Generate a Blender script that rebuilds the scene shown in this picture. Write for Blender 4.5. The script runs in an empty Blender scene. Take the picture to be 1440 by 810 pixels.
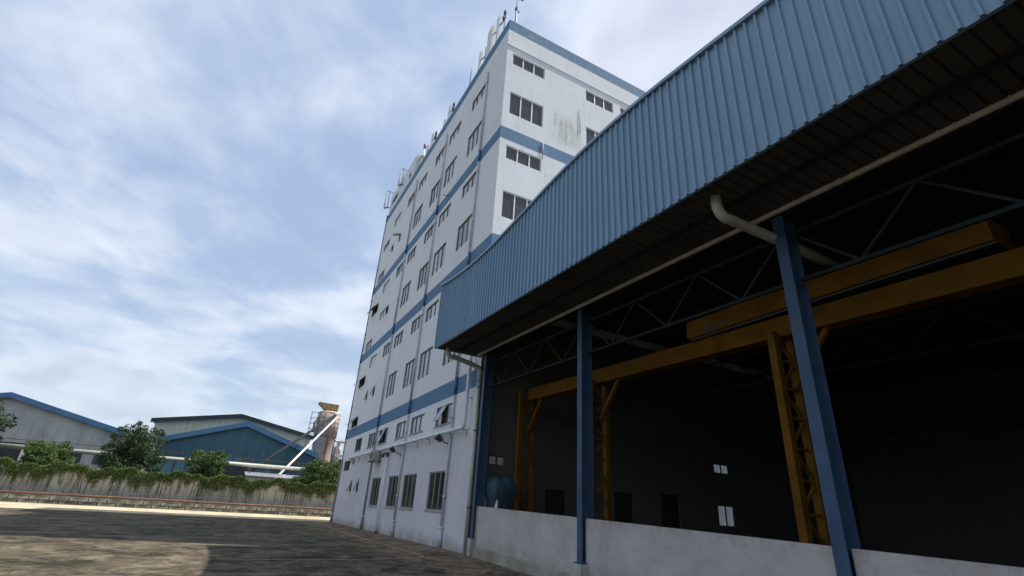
import bpy, math, random
import numpy as np
from mathutils import Vector, Matrix
random.seed(7)
rng = np.random.default_rng(11)
SC = bpy.context.scene
COL = SC.collection

# ------------------------------------------------------------------ camera
YAW, PITCH, ROLL = -1.0922, 0.4225, 0.0609
fw = Vector((math.sin(YAW) * math.cos(PITCH), math.cos(YAW) * math.cos(PITCH), math.sin(PITCH)))
rt = Vector((math.cos(YAW), -math.sin(YAW), 0))
up = rt.cross(fw)
cr, sr = math.cos(ROLL), math.sin(ROLL)
rt2, up2 = rt * cr + up * sr, up * cr - rt * sr
camd = bpy.data.cameras.new('camera')
cam = bpy.data.objects.new('camera', camd)
COL.objects.link(cam)
m = Matrix((rt2, up2, -fw)).transposed().to_4x4()
m.translation = (16.1113, -7.2921, 1.28)
cam.matrix_world = m
camd.sensor_fit = 'HORIZONTAL'
camd.sensor_width = 36.0
camd.lens = 700.2 / 1440 * 36
camd.clip_start = 0.05
camd.clip_end = 4000
SC.camera = cam

# ------------------------------------------------------------------ light
SUN_EL, SUN_AZ = math.radians(58), math.radians(14)       # azimuth from +Y towards +X
sv = Vector((math.sin(SUN_AZ) * math.cos(SUN_EL), math.cos(SUN_AZ) * math.cos(SUN_EL), math.sin(SUN_EL)))
sund = bpy.data.lights.new('sun', 'SUN')
sund.energy = 4.8
sund.angle = math.radians(0.6)
sund.color = (1.0, 0.94, 0.85)
sun = bpy.data.objects.new('sun', sund)
sun.rotation_euler = (-sv).to_track_quat('-Z', 'Y').to_euler()
sun.location = (0, 0, 60)
COL.objects.link(sun)

SC.view_settings.view_transform = 'Standard'
SC.view_settings.look = 'None'
SC.view_settings.exposure = 0.38
SC.view_settings.gamma = 1.0
SC.view_settings.use_curve_mapping = False
SC.cycles.max_bounces = 8
SC.cycles.diffuse_bounces = 4

w = bpy.data.worlds.new('World')
SC.world = w
w.use_nodes = True


class NT:
    """small helper for building node trees"""
    def __init__(s, tree):
        s.t = tree
        tree.nodes.clear()

    def n(s, kind, **kw):
        nd = s.t.nodes.new(kind)
        for k, v in kw.items():
            if k.startswith('i_'):
                nd.inputs[k[2:].replace('_', ' ')].default_value = v
            else:
                setattr(nd, k, v)
        return nd

    def l(s, a, b):
        s.t.links.new(a, b)

    def setin(s, sock, v):
        if isinstance(v, bpy.types.NodeSocket):
            s.l(v, sock)
        elif isinstance(v, (tuple, list)) and len(v) == 3 and sock.type == 'RGBA':
            sock.default_value = (*v, 1)
        else:
            sock.default_value = v

    def math(s, op, a, b=0.0, clamp=False):
        nd = s.n('ShaderNodeMath', operation=op, use_clamp=clamp)
        s.setin(nd.inputs[0], a)
        s.setin(nd.inputs[1], b)
        return nd.outputs[0]

    def mix(s, f, a, b, blend='MIX'):
        nd = s.n('ShaderNodeMix', data_type='RGBA', blend_type=blend)
        s.setin(nd.inputs[0], f)
        s.setin(nd.inputs[6], a)
        s.setin(nd.inputs[7], b)
        return nd.outputs[2]

    def noise(s, vec, scale, detail=4, rough=0.55, dist=0.0):
        nd = s.n('ShaderNodeTexNoise')
        nd.inputs['Scale'].default_value = scale
        nd.inputs['Detail'].default_value = detail
        nd.inputs['Roughness'].default_value = rough
        nd.inputs['Distortion'].default_value = dist
        s.l(vec, nd.inputs['Vector'])
        return nd.outputs['Fac']

    def ramp(s, f, lo, hi, smooth=False):
        nd = s.n('ShaderNodeMapRange', clamp=True)
        if smooth:
            nd.interpolation_type = 'SMOOTHSTEP'
        s.setin(nd.inputs[0], f)
        nd.inputs[1].default_value = lo
        nd.inputs[2].default_value = hi
        return nd.outputs[0]

    def vmul(s, v, sc):
        nd = s.n('ShaderNodeVectorMath', operation='MULTIPLY')
        s.l(v, nd.inputs[0])
        nd.inputs[1].default_value = sc
        return nd.outputs[0]


N = NT(w.node_tree)
tc = N.n('ShaderNodeTexCoord')
sky = N.n('ShaderNodeTexSky', sky_type='NISHITA', sun_disc=False, sun_elevation=SUN_EL, sun_rotation=SUN_AZ,
          altitude=10.0, air_density=1.0, dust_density=2.5, ozone_density=1.2)
sep = N.n('ShaderNodeSeparateXYZ')
N.l(tc.outputs['Generated'], sep.inputs[0])
zz = N.math('ADD', N.math('MAXIMUM', sep.outputs[2], 0.0), 0.16)
cmb = N.n('ShaderNodeCombineXYZ')
N.l(N.math('DIVIDE', sep.outputs[0], zz), cmb.inputs[0])
N.l(N.math('DIVIDE', sep.outputs[1], zz), cmb.inputs[1])
rot = N.n('ShaderNodeVectorRotate', rotation_type='Z_AXIS')
rot.inputs['Angle'].default_value = math.radians(35)
N.l(cmb.outputs[0], rot.inputs[0])
uv = rot.outputs[0]
n1 = N.noise(N.vmul(uv, (1.0, 0.8, 1)), 1.25, 5, 0.52, 0.35)
n2 = N.noise(N.vmul(uv, (0.9, 1.25, 1)), 3.6, 6, 0.56, 0.5)
cl = N.math('ADD', N.math('MULTIPLY', n1, 0.74), N.math('MULTIPLY', n2, 0.26))
cf = N.ramp(cl, 0.38, 0.62, True)
thick = N.ramp(n1, 0.54, 0.72, True)
blue = N.mix(0.75, sky.outputs[0], (2.7, 3.9, 6.2))
cloudc = N.mix(thick, (6.7, 7.2, 8.1), (4.6, 4.95, 6.2))
skyc = N.mix(N.math('ADD', N.math('MULTIPLY', cf, 0.78), 0.14), blue, cloudc)
hz = N.math('POWER', N.math('SUBTRACT', 1.0, N.math('MAXIMUM', sep.outputs[2], 0.0), True), 6.0)
skyc = N.mix(N.math('MULTIPLY', hz, 0.75), skyc, (5.1, 6.3, 6.9))
bg = N.n('ShaderNodeBackground')
bg.inputs['Strength'].default_value = 0.10
N.l(skyc, bg.inputs['Color'])
out = N.n('ShaderNodeOutputWorld')
N.l(bg.outputs[0], out.inputs['Surface'])


# ------------------------------------------------------------------ materials
def new_mat(name):
    mt = bpy.data.materials.new(name)
    mt.use_nodes = True
    N = NT(mt.node_tree)
    o = N.n('ShaderNodeOutputMaterial')
    p = N.n('ShaderNodeBsdfPrincipled')
    N.l(p.outputs[0], o.inputs[0])
    t = N.n('ShaderNodeTexCoord')
    return mt, N, p, t.outputs['Object']


def simple(name, c1, c2=None, rough=0.6, metal=0.0, scale=3.0, bump=0.0, streak=None, spec=None):
    mt, N, p, co = new_mat(name)
    c2 = c2 or tuple(x * 0.75 for x in c1)
    f = N.noise(co if not streak else N.vmul(co, streak), scale, 5, 0.6)
    f = N.ramp(f, 0.35, 0.68)
    N.l(N.mix(f, c1, c2), p.inputs['Base Color'])
    p.inputs['Roughness'].default_value = rough
    p.inputs['Metallic'].default_value = metal
    if spec is not None:
        p.inputs['Specular IOR Level'].default_value = spec
    if bump:
        b = N.n('ShaderNodeBump')
        b.inputs['Strength'].default_value = bump
        b.inputs['Distance'].default_value = 0.02
        N.l(N.noise(co, scale * 9, 4, 0.6), b.inputs['Height'])
        N.l(b.outputs[0], p.inputs['Normal'])
    return mt


def boxmask(N, co, lo, hi, soft):
    """1 inside a soft-edged box in object space; the edges are softened by soft"""
    s = N.n('ShaderNodeSeparateXYZ')
    N.l(co, s.inputs[0])
    r = None
    for i in range(3):
        if lo[i] is None:
            continue
        a = N.ramp(s.outputs[i], lo[i] - soft, lo[i] + soft, True)
        b = N.math('SUBTRACT', 1.0, N.ramp(s.outputs[i], hi[i] - soft, hi[i] + soft, True))
        q = N.math('MULTIPLY', a, b)
        r = q if r is None else N.math('MULTIPLY', r, q)
    return r


def plaster(name, base, dark, stains=True):
    mt, N, p, co = new_mat(name)
    s = N.n('ShaderNodeSeparateXYZ')
    N.l(co, s.inputs[0])
    big = N.ramp(N.noise(co, 0.35, 4, 0.6), 0.3, 0.75)
    col = N.mix(N.math('MULTIPLY', big, 0.55), base, dark)
    # vertical rain streaks
    st = N.ramp(N.noise(N.vmul(co, (5.5, 5.5, 0.22)), 1.0, 5, 0.65), 0.53, 0.80)
    st = N.math('MULTIPLY', st, N.ramp(N.noise(co, 0.5, 3, 0.5), 0.38, 0.66))
    col = N.mix(N.math('MULTIPLY', st, 0.55), col, tuple(x * 0.52 for x in dark))
    # fine speckle
    sp = N.ramp(N.noise(co, 14, 3, 0.7), 0.56, 0.75)
    col = N.mix(N.math('MULTIPLY', sp, 0.10), col, (0.30, 0.30, 0.27))
    if stains:
        # green mould patch with hanging streaks high on the end wall
        mk = boxmask(N, co, (-0.6, 3.0, 17.9), (0.6, 4.25, 19.45), 0.55)
        mn = N.ramp(N.noise(N.vmul(co, (1, 3.2, 1.1)), 1.3, 8, 0.72), 0.36, 0.66)
        col = N.mix(N.math('MULTIPLY', N.math('MULTIPLY', mk, mn), 0.85), col, (0.21, 0.235, 0.15))
        mk = boxmask(N, co, (-0.6, 2.86, 18.6), (0.6, 2.96, 19.6), 0.14)
        mk = N.math('MULTIPLY', mk, N.ramp(N.noise(co, 4.0, 5, 0.7), 0.3, 0.6))
        col = N.mix(N.math('MULTIPLY', mk, 0.6), col, (0.16, 0.17, 0.13))
        mk = boxmask(N, co, (-0.6, 4.33, 17.6), (0.6, 4.40, 19.6), 0.09)
        mk = N.math('MULTIPLY', mk, N.ramp(N.noise(N.vmul(co, (1, 6, 1)), 2.0, 5, 0.7), 0.35, 0.6))
        col = N.mix(N.math('MULTIPLY', mk, 0.5), col, (0.17, 0.18, 0.12))
        # the ground floor is painted a shade darker and more lilac, up to the level pipe
        lo_ = N.math('SUBTRACT', 1.0, N.ramp(s.outputs[2], 3.72, 3.80))
        fr_ = N.math('SUBTRACT', 1.0, N.ramp(s.outputs[1], 0.05, 0.06))
        col = N.mix(N.math('MULTIPLY', lo_, fr_), col, N.mix(1.0, col, (0.86, 0.80, 0.82), 'MULTIPLY'))
        # damp grime along the foot of the wall
        nz = N.math('MULTIPLY', N.noise(co, 1.7, 5, 0.65), 1.0)
        gr = N.math('SUBTRACT', 1.0, N.ramp(N.math('SUBTRACT', s.outputs[2], nz), -0.55, 0.02, True))
        col = N.mix(N.math('MULTIPLY', gr, 0.62), col, (0.21, 0.20, 0.13))
        # dirt washed down from the sills, row by row
        acc = None
        for zt in (1.18, 4.33, 6.90, 9.90, 12.54, 15.60, 18.22, 21.37):
            up_ = N.ramp(s.outputs[2], zt - 1.15, zt - 0.02)
            on = N.math('LESS_THAN', s.outputs[2], zt)
            q = N.math('MULTIPLY', up_, on)
            acc = q if acc is None else N.math('MAXIMUM', acc, q)
        hs = N.ramp(N.noise(N.vmul(co, (9, 9, 0.15)), 1.0, 4, 0.7), 0.50, 0.72)
        hb = N.ramp(N.noise(co, 0.8, 3, 0.5), 0.42, 0.60)
        acc = N.math('MULTIPLY', N.math('MULTIPLY', acc, hs), hb)
        col = N.mix(N.math('MULTIPLY', acc, 0.55), col, (0.27, 0.26, 0.24))
        # rubbed and repainted patches
        pt = N.ramp(N.noise(co, 0.75, 2, 0.3), 0.60, 0.615)
        col = N.mix(N.math('MULTIPLY', pt, 0.12), col, (0.80, 0.80, 0.82))
    N.l(col, p.inputs['Base Color'])
    p.inputs['Roughness'].default_value = 0.85
    p.inputs['Specular IOR Level'].default_value = 0.2
    b = N.n('ShaderNodeBump')
    b.inputs['Strength'].default_value = 0.25
    b.inputs['Distance'].default_value = 0.02
    N.l(N.math('ADD', N.noise(co, 22, 4, 0.65), N.math('MULTIPLY', N.noise(co, 1.3, 3, 0.5), 1.5)), b.inputs['Height'])
    N.l(b.outputs[0], p.inputs['Normal'])
    return mt


def band_paint():
    mt, N, p, co = new_mat('faded_blue_paint')
    f = N.ramp(N.noise(co, 0.9, 6, 0.65), 0.3, 0.7)
    col = N.mix(f, (0.080, 0.170, 0.290), (0.110, 0.20, 0.310))
    st = N.ramp(N.noise(N.vmul(co, (7, 7, 0.5)), 1.0, 6, 0.7), 0.55, 0.8)
    col = N.mix(N.math('MULTIPLY', st, 0.45), col, (0.27, 0.35, 0.42))
    mk = boxmask(N, co, (-1, 0.9, 23.5), (1, 2.6, 24.4), 0.2)
    mn = N.ramp(N.noise(co, 3.5, 6, 0.7), 0.5, 0.62)
    col = N.mix(N.math('MULTIPLY', N.math('MULTIPLY', mk, mn), 0.55), col, (0.27, 0.36, 0.33))
    N.l(col, p.inputs['Base Color'])
    p.inputs['Roughness'].default_value = 0.8
    p.inputs['Specular IOR Level'].default_value = 0.2
    return mt


def ground_mat(name, dark, mid, light, lightness):
    mt, N, p, co = new_mat(name)
    rv = N.n('ShaderNodeVectorRotate', rotation_type='Z_AXIS')
    rv.inputs['Angle'].default_value = math.radians(-28)
    N.l(co, rv.inputs[0])
    el = N.vmul(rv.outputs[0], (1.0, 0.78, 1.0))
    a = N.noise(el, 0.55, 8, 0.68, 0.4)
    b = N.noise(el, 2.1, 8, 0.74, 0.5)
    c = N.noise(co, 16, 5, 0.7)
    col = N.mix(N.ramp(a, 0.42, 0.58, True), dark, mid)
    col = N.mix(N.math('MULTIPLY', N.ramp(b, 0.46, 0.68), lightness), col, light)
    # rusty leaf litter / dust gathered towards the building's corner
    mk = boxmask(N, co, (-3.5, -2.6, None), (4.5, -0.25, None), 1.2) if False else None
    s = N.n('ShaderNodeSeparateXYZ')
    N.l(co, s.inputs[0])
    near = N.math('SUBTRACT', 1.0, N.ramp(N.math('ABSOLUTE', N.math('ADD', s.outputs[1], 1.0)), 0.7, 2.6, True))
    dn = N.ramp(N.noise(el, 1.6, 8, 0.78, 0.9), 0.44, 0.60)
    col = N.mix(N.math('MULTIPLY', N.math('MULTIPLY', near, dn), 0.85), col, (0.33, 0.25, 0.16))
    # bright worn strip right at the foot of the wall
    foot = boxmask(N, co, (None, -0.42, None), (None, -0.05, None), 0.1) if False else None
    # dark blots
    dk = N.ramp(N.noise(N.vmul(co, (0.8, 1.0, 1)), 0.9, 7, 0.72, 0.8), 0.50, 0.64)
    col = N.mix(N.math('MULTIPLY', dk, 0.75), col, tuple(x * 0.45 for x in dark))
    vo = N.n('ShaderNodeTexVoronoi', feature='DISTANCE_TO_EDGE')
    vo.inputs['Scale'].default_value = 0.28
    wv = N.n('ShaderNodeVectorMath', operation='ADD')
    nn = N.n('ShaderNodeTexNoise')
    nn.inputs['Scale'].default_value = 1.6
    nn.inputs['Detail'].default_value = 5
    N.l(co, nn.inputs['Vector'])
    N.l(co, wv.inputs[0])
    N.l(N.vmul(nn.outputs['Color'], (0.9, 0.9, 0.0)), wv.inputs[1])
    N.l(wv.outputs[0], vo.inputs['Vector'])
    gr2 = N.noise(co, 55, 3, 0.75)
    col = N.mix(N.math('MULTIPLY', N.ramp(gr2, 0.56, 0.70), 0.35), col, light)
    ck = N.math('SUBTRACT', 1.0, N.ramp(vo.outputs['Distance'], 0.0015, 0.007))
    col = N.mix(N.math('MULTIPLY', ck, 0.7), col, (0.012, 0.012, 0.01))
    col = N.mix(N.math('MULTIPLY', N.ramp(c, 0.45, 0.7), 0.28), col, tuple(x * 0.5 for x in dark))
    N.l(col, p.inputs['Base Color'])
    p.inputs['Roughness'].default_value = 0.92
    p.inputs['Specular IOR Level'].default_value = 0.15
    bm = N.n('ShaderNodeBump')
    bm.inputs['Strength'].default_value = 0.5
    bm.inputs['Distance'].default_value = 0.02
    N.l(N.math('ADD', b, c), bm.inputs['Height'])
    N.l(bm.outputs[0], p.inputs['Normal'])
    return mt


def glass(name, base, rough=0.06, spec=0.5, var=0.25):
    mt, N, p, co = new_mat(name)
    oi = N.n('ShaderNodeObjectInfo')
    v = N.ramp(oi.outputs['Random'], 0.0, 1.0)
    col = N.mix(v, tuple(x * (1 - var) for x in base), tuple(x * (1 + var) for x in base))
    st = N.ramp(N.noise(N.vmul(co, (3, 3, 1)), 2.0, 4, 0.6), 0.4, 0.75)
    col = N.mix(N.math('MULTIPLY', st, 0.3), col, tuple(x * 0.6 for x in base))
    N.l(col, p.inputs['Base Color'])
    p.inputs['Roughness'].default_value = rough
    p.inputs['Specular IOR Level'].default_value = spec
    return mt


def leaf_mat(name, c1, c2, c3, scale=1.2):
    mt, N, p, co = new_mat(name)
    g = N.n('ShaderNodeNewGeometry')
    f = N.ramp(N.noise(co, scale, 4, 0.6), 0.35, 0.68)
    r = g.outputs['Random Per Island']
    col = N.mix(f, c1, c2)
    col = N.mix(N.math('MULTIPLY', r, 0.6), col, c3)
    N.l(col, p.inputs['Base Color'])
    p.inputs['Roughness'].default_value = 0.6
    p.inputs['Specular IOR Level'].default_value = 0.25
    p.inputs['Subsurface Weight'].default_value = 0.0
    return mt


def emit(name, c, s):
    mt, N, p, co = new_mat(name)
    p.inputs['Base Color'].default_value = (*c, 1)
    e = N.mix(N.ramp(N.noise(N.vmul(co, (6, 6, 1.5)), 3, 3, 0.6), 0.35, 0.65), c, tuple(x * 0.45 for x in c))
    N.l(e, p.inputs['Emission Color'])
    p.inputs['Emission Strength'].default_value = s
    p.inputs['Roughness'].default_value = 0.6
    return mt


def rusty(name, paint, rust, amount, scale=2.0):
    mt, N, p, co = new_mat(name)
    f = N.ramp(N.noise(N.vmul(co, (1, 1, 0.45)), scale, 8, 0.7, 0.3), 0.62 - amount * 0.3, 0.74 - amount * 0.3)
    g = N.ramp(N.noise(co, scale * 0.6, 4, 0.6), 0.3, 0.7)
    col = N.mix(g, paint, tuple(x * 0.78 for x in paint))
    N.l(N.mix(f, col, rust), p.inputs['Base Color'])
    p.inputs['Roughness'].default_value = 0.75
    return mt


M = {}
M['wall'] = plaster('weathered_white_plaster', (0.665, 0.70, 0.725), (0.565, 0.60, 0.625))
M['inside'] = plaster('shade_toned_inside_plaster', (0.12, 0.117, 0.11), (0.075, 0.075, 0.07), False)  # shed gloom put into the base colour; the same wall is white higher up
M['band'] = band_paint()
M['pipe_w'] = simple('painted_white_pipe', (0.55, 0.56, 0.60), (0.34, 0.34, 0.37), 0.5, scale=2.5, streak=(3, 3, 0.4))
M['pipe_g'] = simple('grey_plastic_pipe', (0.27, 0.27, 0.29), (0.16, 0.16, 0.18), 0.5, scale=2.5, streak=(3, 3, 0.4))
M['pipe_b'] = simple('blue_painted_pipe', (0.05, 0.12, 0.25), (0.035, 0.09, 0.20), 0.5)
M['pipe_c'] = simple('cream_plastic_pipe', (0.50, 0.50, 0.42), (0.36, 0.36, 0.30), 0.45, scale=2.0, streak=(3, 3, 0.5))
M['pipe_l'] = simple('pale_grey_steel_pipe', (0.72, 0.73, 0.76), (0.5, 0.51, 0.54), 0.4, scale=3)
M['galv'] = simple('galvanised_pipe', (0.52, 0.54, 0.58), (0.34, 0.35, 0.38), 0.38, 0.5, scale=3)
M['cap'] = simple('white_pipe_socket', (0.8, 0.8, 0.8), (0.62, 0.62, 0.6), 0.5)
M['black'] = simple('black_metal', (0.02, 0.02, 0.022), (0.035, 0.035, 0.035), 0.5)
M['fr_d'] = simple('dark_window_frame', (0.055, 0.06, 0.065), (0.09, 0.09, 0.095), 0.5, 0.0)
M['fr_m'] = simple('aluminium_window_frame', (0.30, 0.31, 0.31), (0.20, 0.21, 0.21), 0.45, 0.2)
M['fr_l'] = simple('pale_window_frame', (0.66, 0.67, 0.68), (0.5, 0.51, 0.52), 0.5, 0.0)
M['gl_pale'] = glass('pale_window_glass', (0.31, 0.34, 0.36), 0.2, 0.5, 0.5)  # paler base than the ground row panes
M['gl_dark'] = glass('dark_window_glass', (0.022, 0.024, 0.028), 0.08, 0.35)
M['gl_tint'] = glass('tinted_grey_glass', (0.060, 0.066, 0.076), 0.08, 0.3, 0.15)
M['gl_panel'] = glass('white_window_panel', (0.50, 0.52, 0.55), 0.5, 0.3, 0.05)
M['recess'] = simple('window_recess_dark', (0.03, 0.03, 0.033), (0.02, 0.02, 0.02), 0.8)
M['roof'] = simple('roof_sheet_grey', (0.30, 0.32, 0.34), (0.22, 0.23, 0.24), 0.5, 0.3, scale=1)
M['rooffelt'] = simple('flat_roof_concrete', (0.25, 0.25, 0.24), (0.16, 0.16, 0.15), 0.9, scale=1)
M['trim'] = simple('pale_blue_trim', (0.20, 0.29, 0.38), (0.15, 0.23, 0.31), 0.45, 0.1, scale=1.5)
M['steel_b'] = simple('blue_painted_steel', (0.045, 0.090, 0.16), (0.028, 0.060, 0.11), 0.55, scale=2.2, spec=0.3)
M['steel_g'] = simple('grey_truss_steel', (0.024, 0.029, 0.031), (0.016, 0.019, 0.021), 0.8, spec=0.08)
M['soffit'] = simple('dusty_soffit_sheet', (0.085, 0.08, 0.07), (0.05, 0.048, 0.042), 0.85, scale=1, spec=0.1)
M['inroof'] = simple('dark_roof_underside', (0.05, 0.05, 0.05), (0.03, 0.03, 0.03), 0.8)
M['yellow'] = simple('yellow_crane_paint', (0.155, 0.072, 0.006), (0.09, 0.042, 0.004), 0.75, scale=2, spec=0.12)
def lowwall_mat():
    mt, N, p, co = new_mat('grey_rendered_wall')
    s_ = N.n('ShaderNodeSeparateXYZ')
    N.l(co, s_.inputs[0])
    z = N.math('ADD', s_.outputs[2], N.math('MULTIPLY', s_.outputs[0], 0.0255))     # height above the sloping ground
    a = N.ramp(N.noise(co, 1.3, 7, 0.66, 0.4), 0.36, 0.66)
    col = N.mix(a, (0.47, 0.445, 0.43), (0.37, 0.35, 0.335))
    b = N.ramp(N.noise(N.vmul(co, (1, 1, 1.6)), 4.5, 6, 0.72, 0.3), 0.56, 0.72)
    col = N.mix(N.math('MULTIPLY', b, 0.40), col, (0.24, 0.225, 0.20))
    pale = N.ramp(N.noise(co, 2.6, 5, 0.7, 0.6), 0.62, 0.72)
    col = N.mix(N.math('MULTIPLY', pale, 0.35), col, (0.60, 0.585, 0.57))
    top = N.math('MULTIPLY', N.ramp(z, 1.18, 1.42), N.ramp(N.noise(N.vmul(co, (1, 1, 0.25)), 6, 5, 0.7), 0.42, 0.66))
    col = N.mix(N.math('MULTIPLY', top, 0.55), col, (0.20, 0.19, 0.165))
    low = N.math('MULTIPLY', N.math('SUBTRACT', 1.0, N.ramp(z, 0.22, 0.62, True)), N.ramp(N.noise(co, 3.2, 6, 0.7), 0.36, 0.6))
    col = N.mix(N.math('MULTIPLY', low, 0.55), col, (0.22, 0.20, 0.15))
    sp = N.ramp(N.noise(co, 30, 4, 0.7), 0.60, 0.74)
    col = N.mix(N.math('MULTIPLY', sp, 0.22), col, (0.16, 0.155, 0.14))
    N.l(col, p.inputs['Base Color'])
    p.inputs['Roughness'].default_value = 0.9
    p.inputs['Specular IOR Level'].default_value = 0.15
    bm = N.n('ShaderNodeBump')
    bm.inputs['Strength'].default_value = 0.45
    bm.inputs['Distance'].default_value = 0.02
    N.l(N.math('ADD', N.noise(co, 14, 6, 0.7), N.math('MULTIPLY', a, 0.6)), bm.inputs['Height'])
    N.l(bm.outputs[0], p.inputs['Normal'])
    return mt


M['lowwall'] = lowwall_mat()
M['plinth'] = simple('stained_concrete_plinth', (0.34, 0.33, 0.31), (0.20, 0.18, 0.12), 0.9, scale=1.1, bump=0.4)
M['tarp'] = simple('faded_blue_tarpaulin', (0.04, 0.085, 0.11), (0.022, 0.052, 0.07), 0.7, scale=3, bump=0.9)
M['antenna'] = simple('antenna_radome', (0.62, 0.65, 0.62), (0.5, 0.52, 0.5), 0.5)
M['mast'] = simple('mast_steel', (0.16, 0.175, 0.19), (0.10, 0.11, 0.12), 0.8, 0.0, spec=0.1)
M['mastb'] = simple('blue_grey_mast', (0.13, 0.19, 0.27), (0.09, 0.14, 0.2), 0.5)
M['red'] = simple('red_lens', (0.45, 0.03, 0.04), (0.3, 0.02, 0.03), 0.4)
M['beige'] = simple('beige_casing', (0.42, 0.41, 0.36), (0.27, 0.26, 0.22), 0.6)
M['ground'] = ground_mat('mossy_yard_concrete', (0.032, 0.028, 0.018), (0.100, 0.083, 0.054), (0.28, 0.235, 0.165), 0.72)
M['apron'] = ground_mat('sunlit_tone_concrete', (0.50, 0.43, 0.29), (0.56, 0.48, 0.33), (0.60, 0.51, 0.36), 0.5)  # brightness of sunlit ground painted into the base colour
M['line'] = rusty('worn_red_line_paint', (0.40, 0.20, 0.17), (0.14, 0.10, 0.085), 0.30, 3.0)
M['silo'] = rusty('pinkish_silo_paint', (0.50, 0.41, 0.37), (0.34, 0.19, 0.10), 0.25, 1.3)
M['rust'] = rusty('rusty_steel', (0.20, 0.085, 0.05), (0.11, 0.05, 0.032), 0.6, 3.0)
M['hopper'] = rusty('rusty_yellow_hopper', (0.50, 0.33, 0.13), (0.36, 0.14, 0.03), 0.45, 1.2)
M['chute_d'] = simple('dark_grey_chute', (0.035, 0.045, 0.05), (0.025, 0.03, 0.034), 0.8, 0.0, spec=0.1)
M['chute_s'] = simple('silver_chute', (0.75, 0.77, 0.82), (0.6, 0.62, 0.66), 0.3, 0.4)
M['shedteal'] = simple('teal_cladding', (0.05, 0.14, 0.19), (0.035, 0.10, 0.14), 0.6, scale=0.6, streak=(1, 6, 0.3))
M['shedblue'] = simple('blue_roof_sheet', (0.04, 0.14, 0.28), (0.03, 0.10, 0.2), 0.5, scale=0.5)
M['cream'] = simple('cream_wall', (0.58, 0.58, 0.46), (0.42, 0.42, 0.33), 0.9, scale=0.8, streak=(1, 4, 0.4))
M['farwall'] = simple('far_white_wall', (0.5, 0.52, 0.52), (0.36, 0.37, 0.36), 0.9, scale=0.5)
M['bwall'] = plaster('stained_boundary_wall', (0.52, 0.50, 0.44), (0.20, 0.185, 0.14), False)
M['stone'] = simple('mossy_stone_kerb', (0.30, 0.28, 0.23), (0.07, 0.07, 0.05), 0.95, scale=1.8, bump=0.8)
M['leaf'] = leaf_mat('bright_leaves', (0.045, 0.095, 0.026), (0.075, 0.13, 0.035), (0.11, 0.16, 0.045))
M['leaf2'] = leaf_mat('creeper_leaves', (0.05, 0.09, 0.02), (0.085, 0.13, 0.028), (0.11, 0.15, 0.04))
M['leaf3'] = leaf_mat('dark_leaves', (0.020, 0.045, 0.018), (0.04, 0.075, 0.025), (0.05, 0.09, 0.03), 0.6)
M['dry'] = leaf_mat('dry_creeper_stems', (0.10, 0.085, 0.05), (0.16, 0.14, 0.09), (0.06, 0.07, 0.03))
M['bark'] = simple('bark', (0.11, 0.085, 0.06), (0.06, 0.05, 0.035), 0.9)
M['lit_w'] = emit('lit_room_window', (0.30, 0.27, 0.25), 0.10)
M['lit_d'] = emit('daylit_far_window', (0.42, 0.48, 0.56), 0.22)
M['door'] = simple('dark_interior_door', (0.03, 0.028, 0.026), (0.02, 0.02, 0.02), 0.6)


def cladding_mat():
    mt, N, p, co = new_mat('blue_ribbed_cladding')
    oi = N.n('ShaderNodeObjectInfo')
    f = N.ramp(N.noise(N.vmul(co, (2.2, 2.2, 0.35)), 1.6, 6, 0.65), 0.32, 0.7)
    col = N.mix(f, (0.185, 0.305, 0.415), (0.15, 0.26, 0.37))
    col = N.mix(N.math('MULTIPLY', oi.outputs['Random'], 0.42), col, (0.13, 0.24, 0.37))
    sp = N.ramp(N.noise(co, 9, 5, 0.7), 0.66, 0.74)
    col = N.mix(N.math('MULTIPLY', sp, 0.25), col, (0.05, 0.08, 0.12))
    N.l(col, p.inputs['Base Color'])
    p.inputs['Roughness'].default_value = 0.42
    p.inputs['Metallic'].default_value = 0.0
    p.inputs['Specular IOR Level'].default_value = 0.4
    return mt


M['clad'] = cladding_mat()

# ------------------------------------------------------------------ object helpers
ORG = {}


def tag(o, label=None, cat=None, group=None, kind=None):
    if label: o['label'] = label
    if cat: o['category'] = cat
    if group: o['group'] = group
    if kind: o['kind'] = kind
    return o


def empty(name, loc, label, cat, group=None):
    o = bpy.data.objects.new(name, None)
    o.empty_display_size = 0.2
    COL.objects.link(o)
    o.location = loc
    ORG[o.name] = Vector(loc)
    return tag(o, label, cat, group)


def link(name, me, parent=None, loc=None):
    o = bpy.data.objects.new(name, me)
    COL.objects.link(o)
    if parent is not None:
        o.parent = parent
    if loc is not None:
        o.location = loc
    return o


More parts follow.
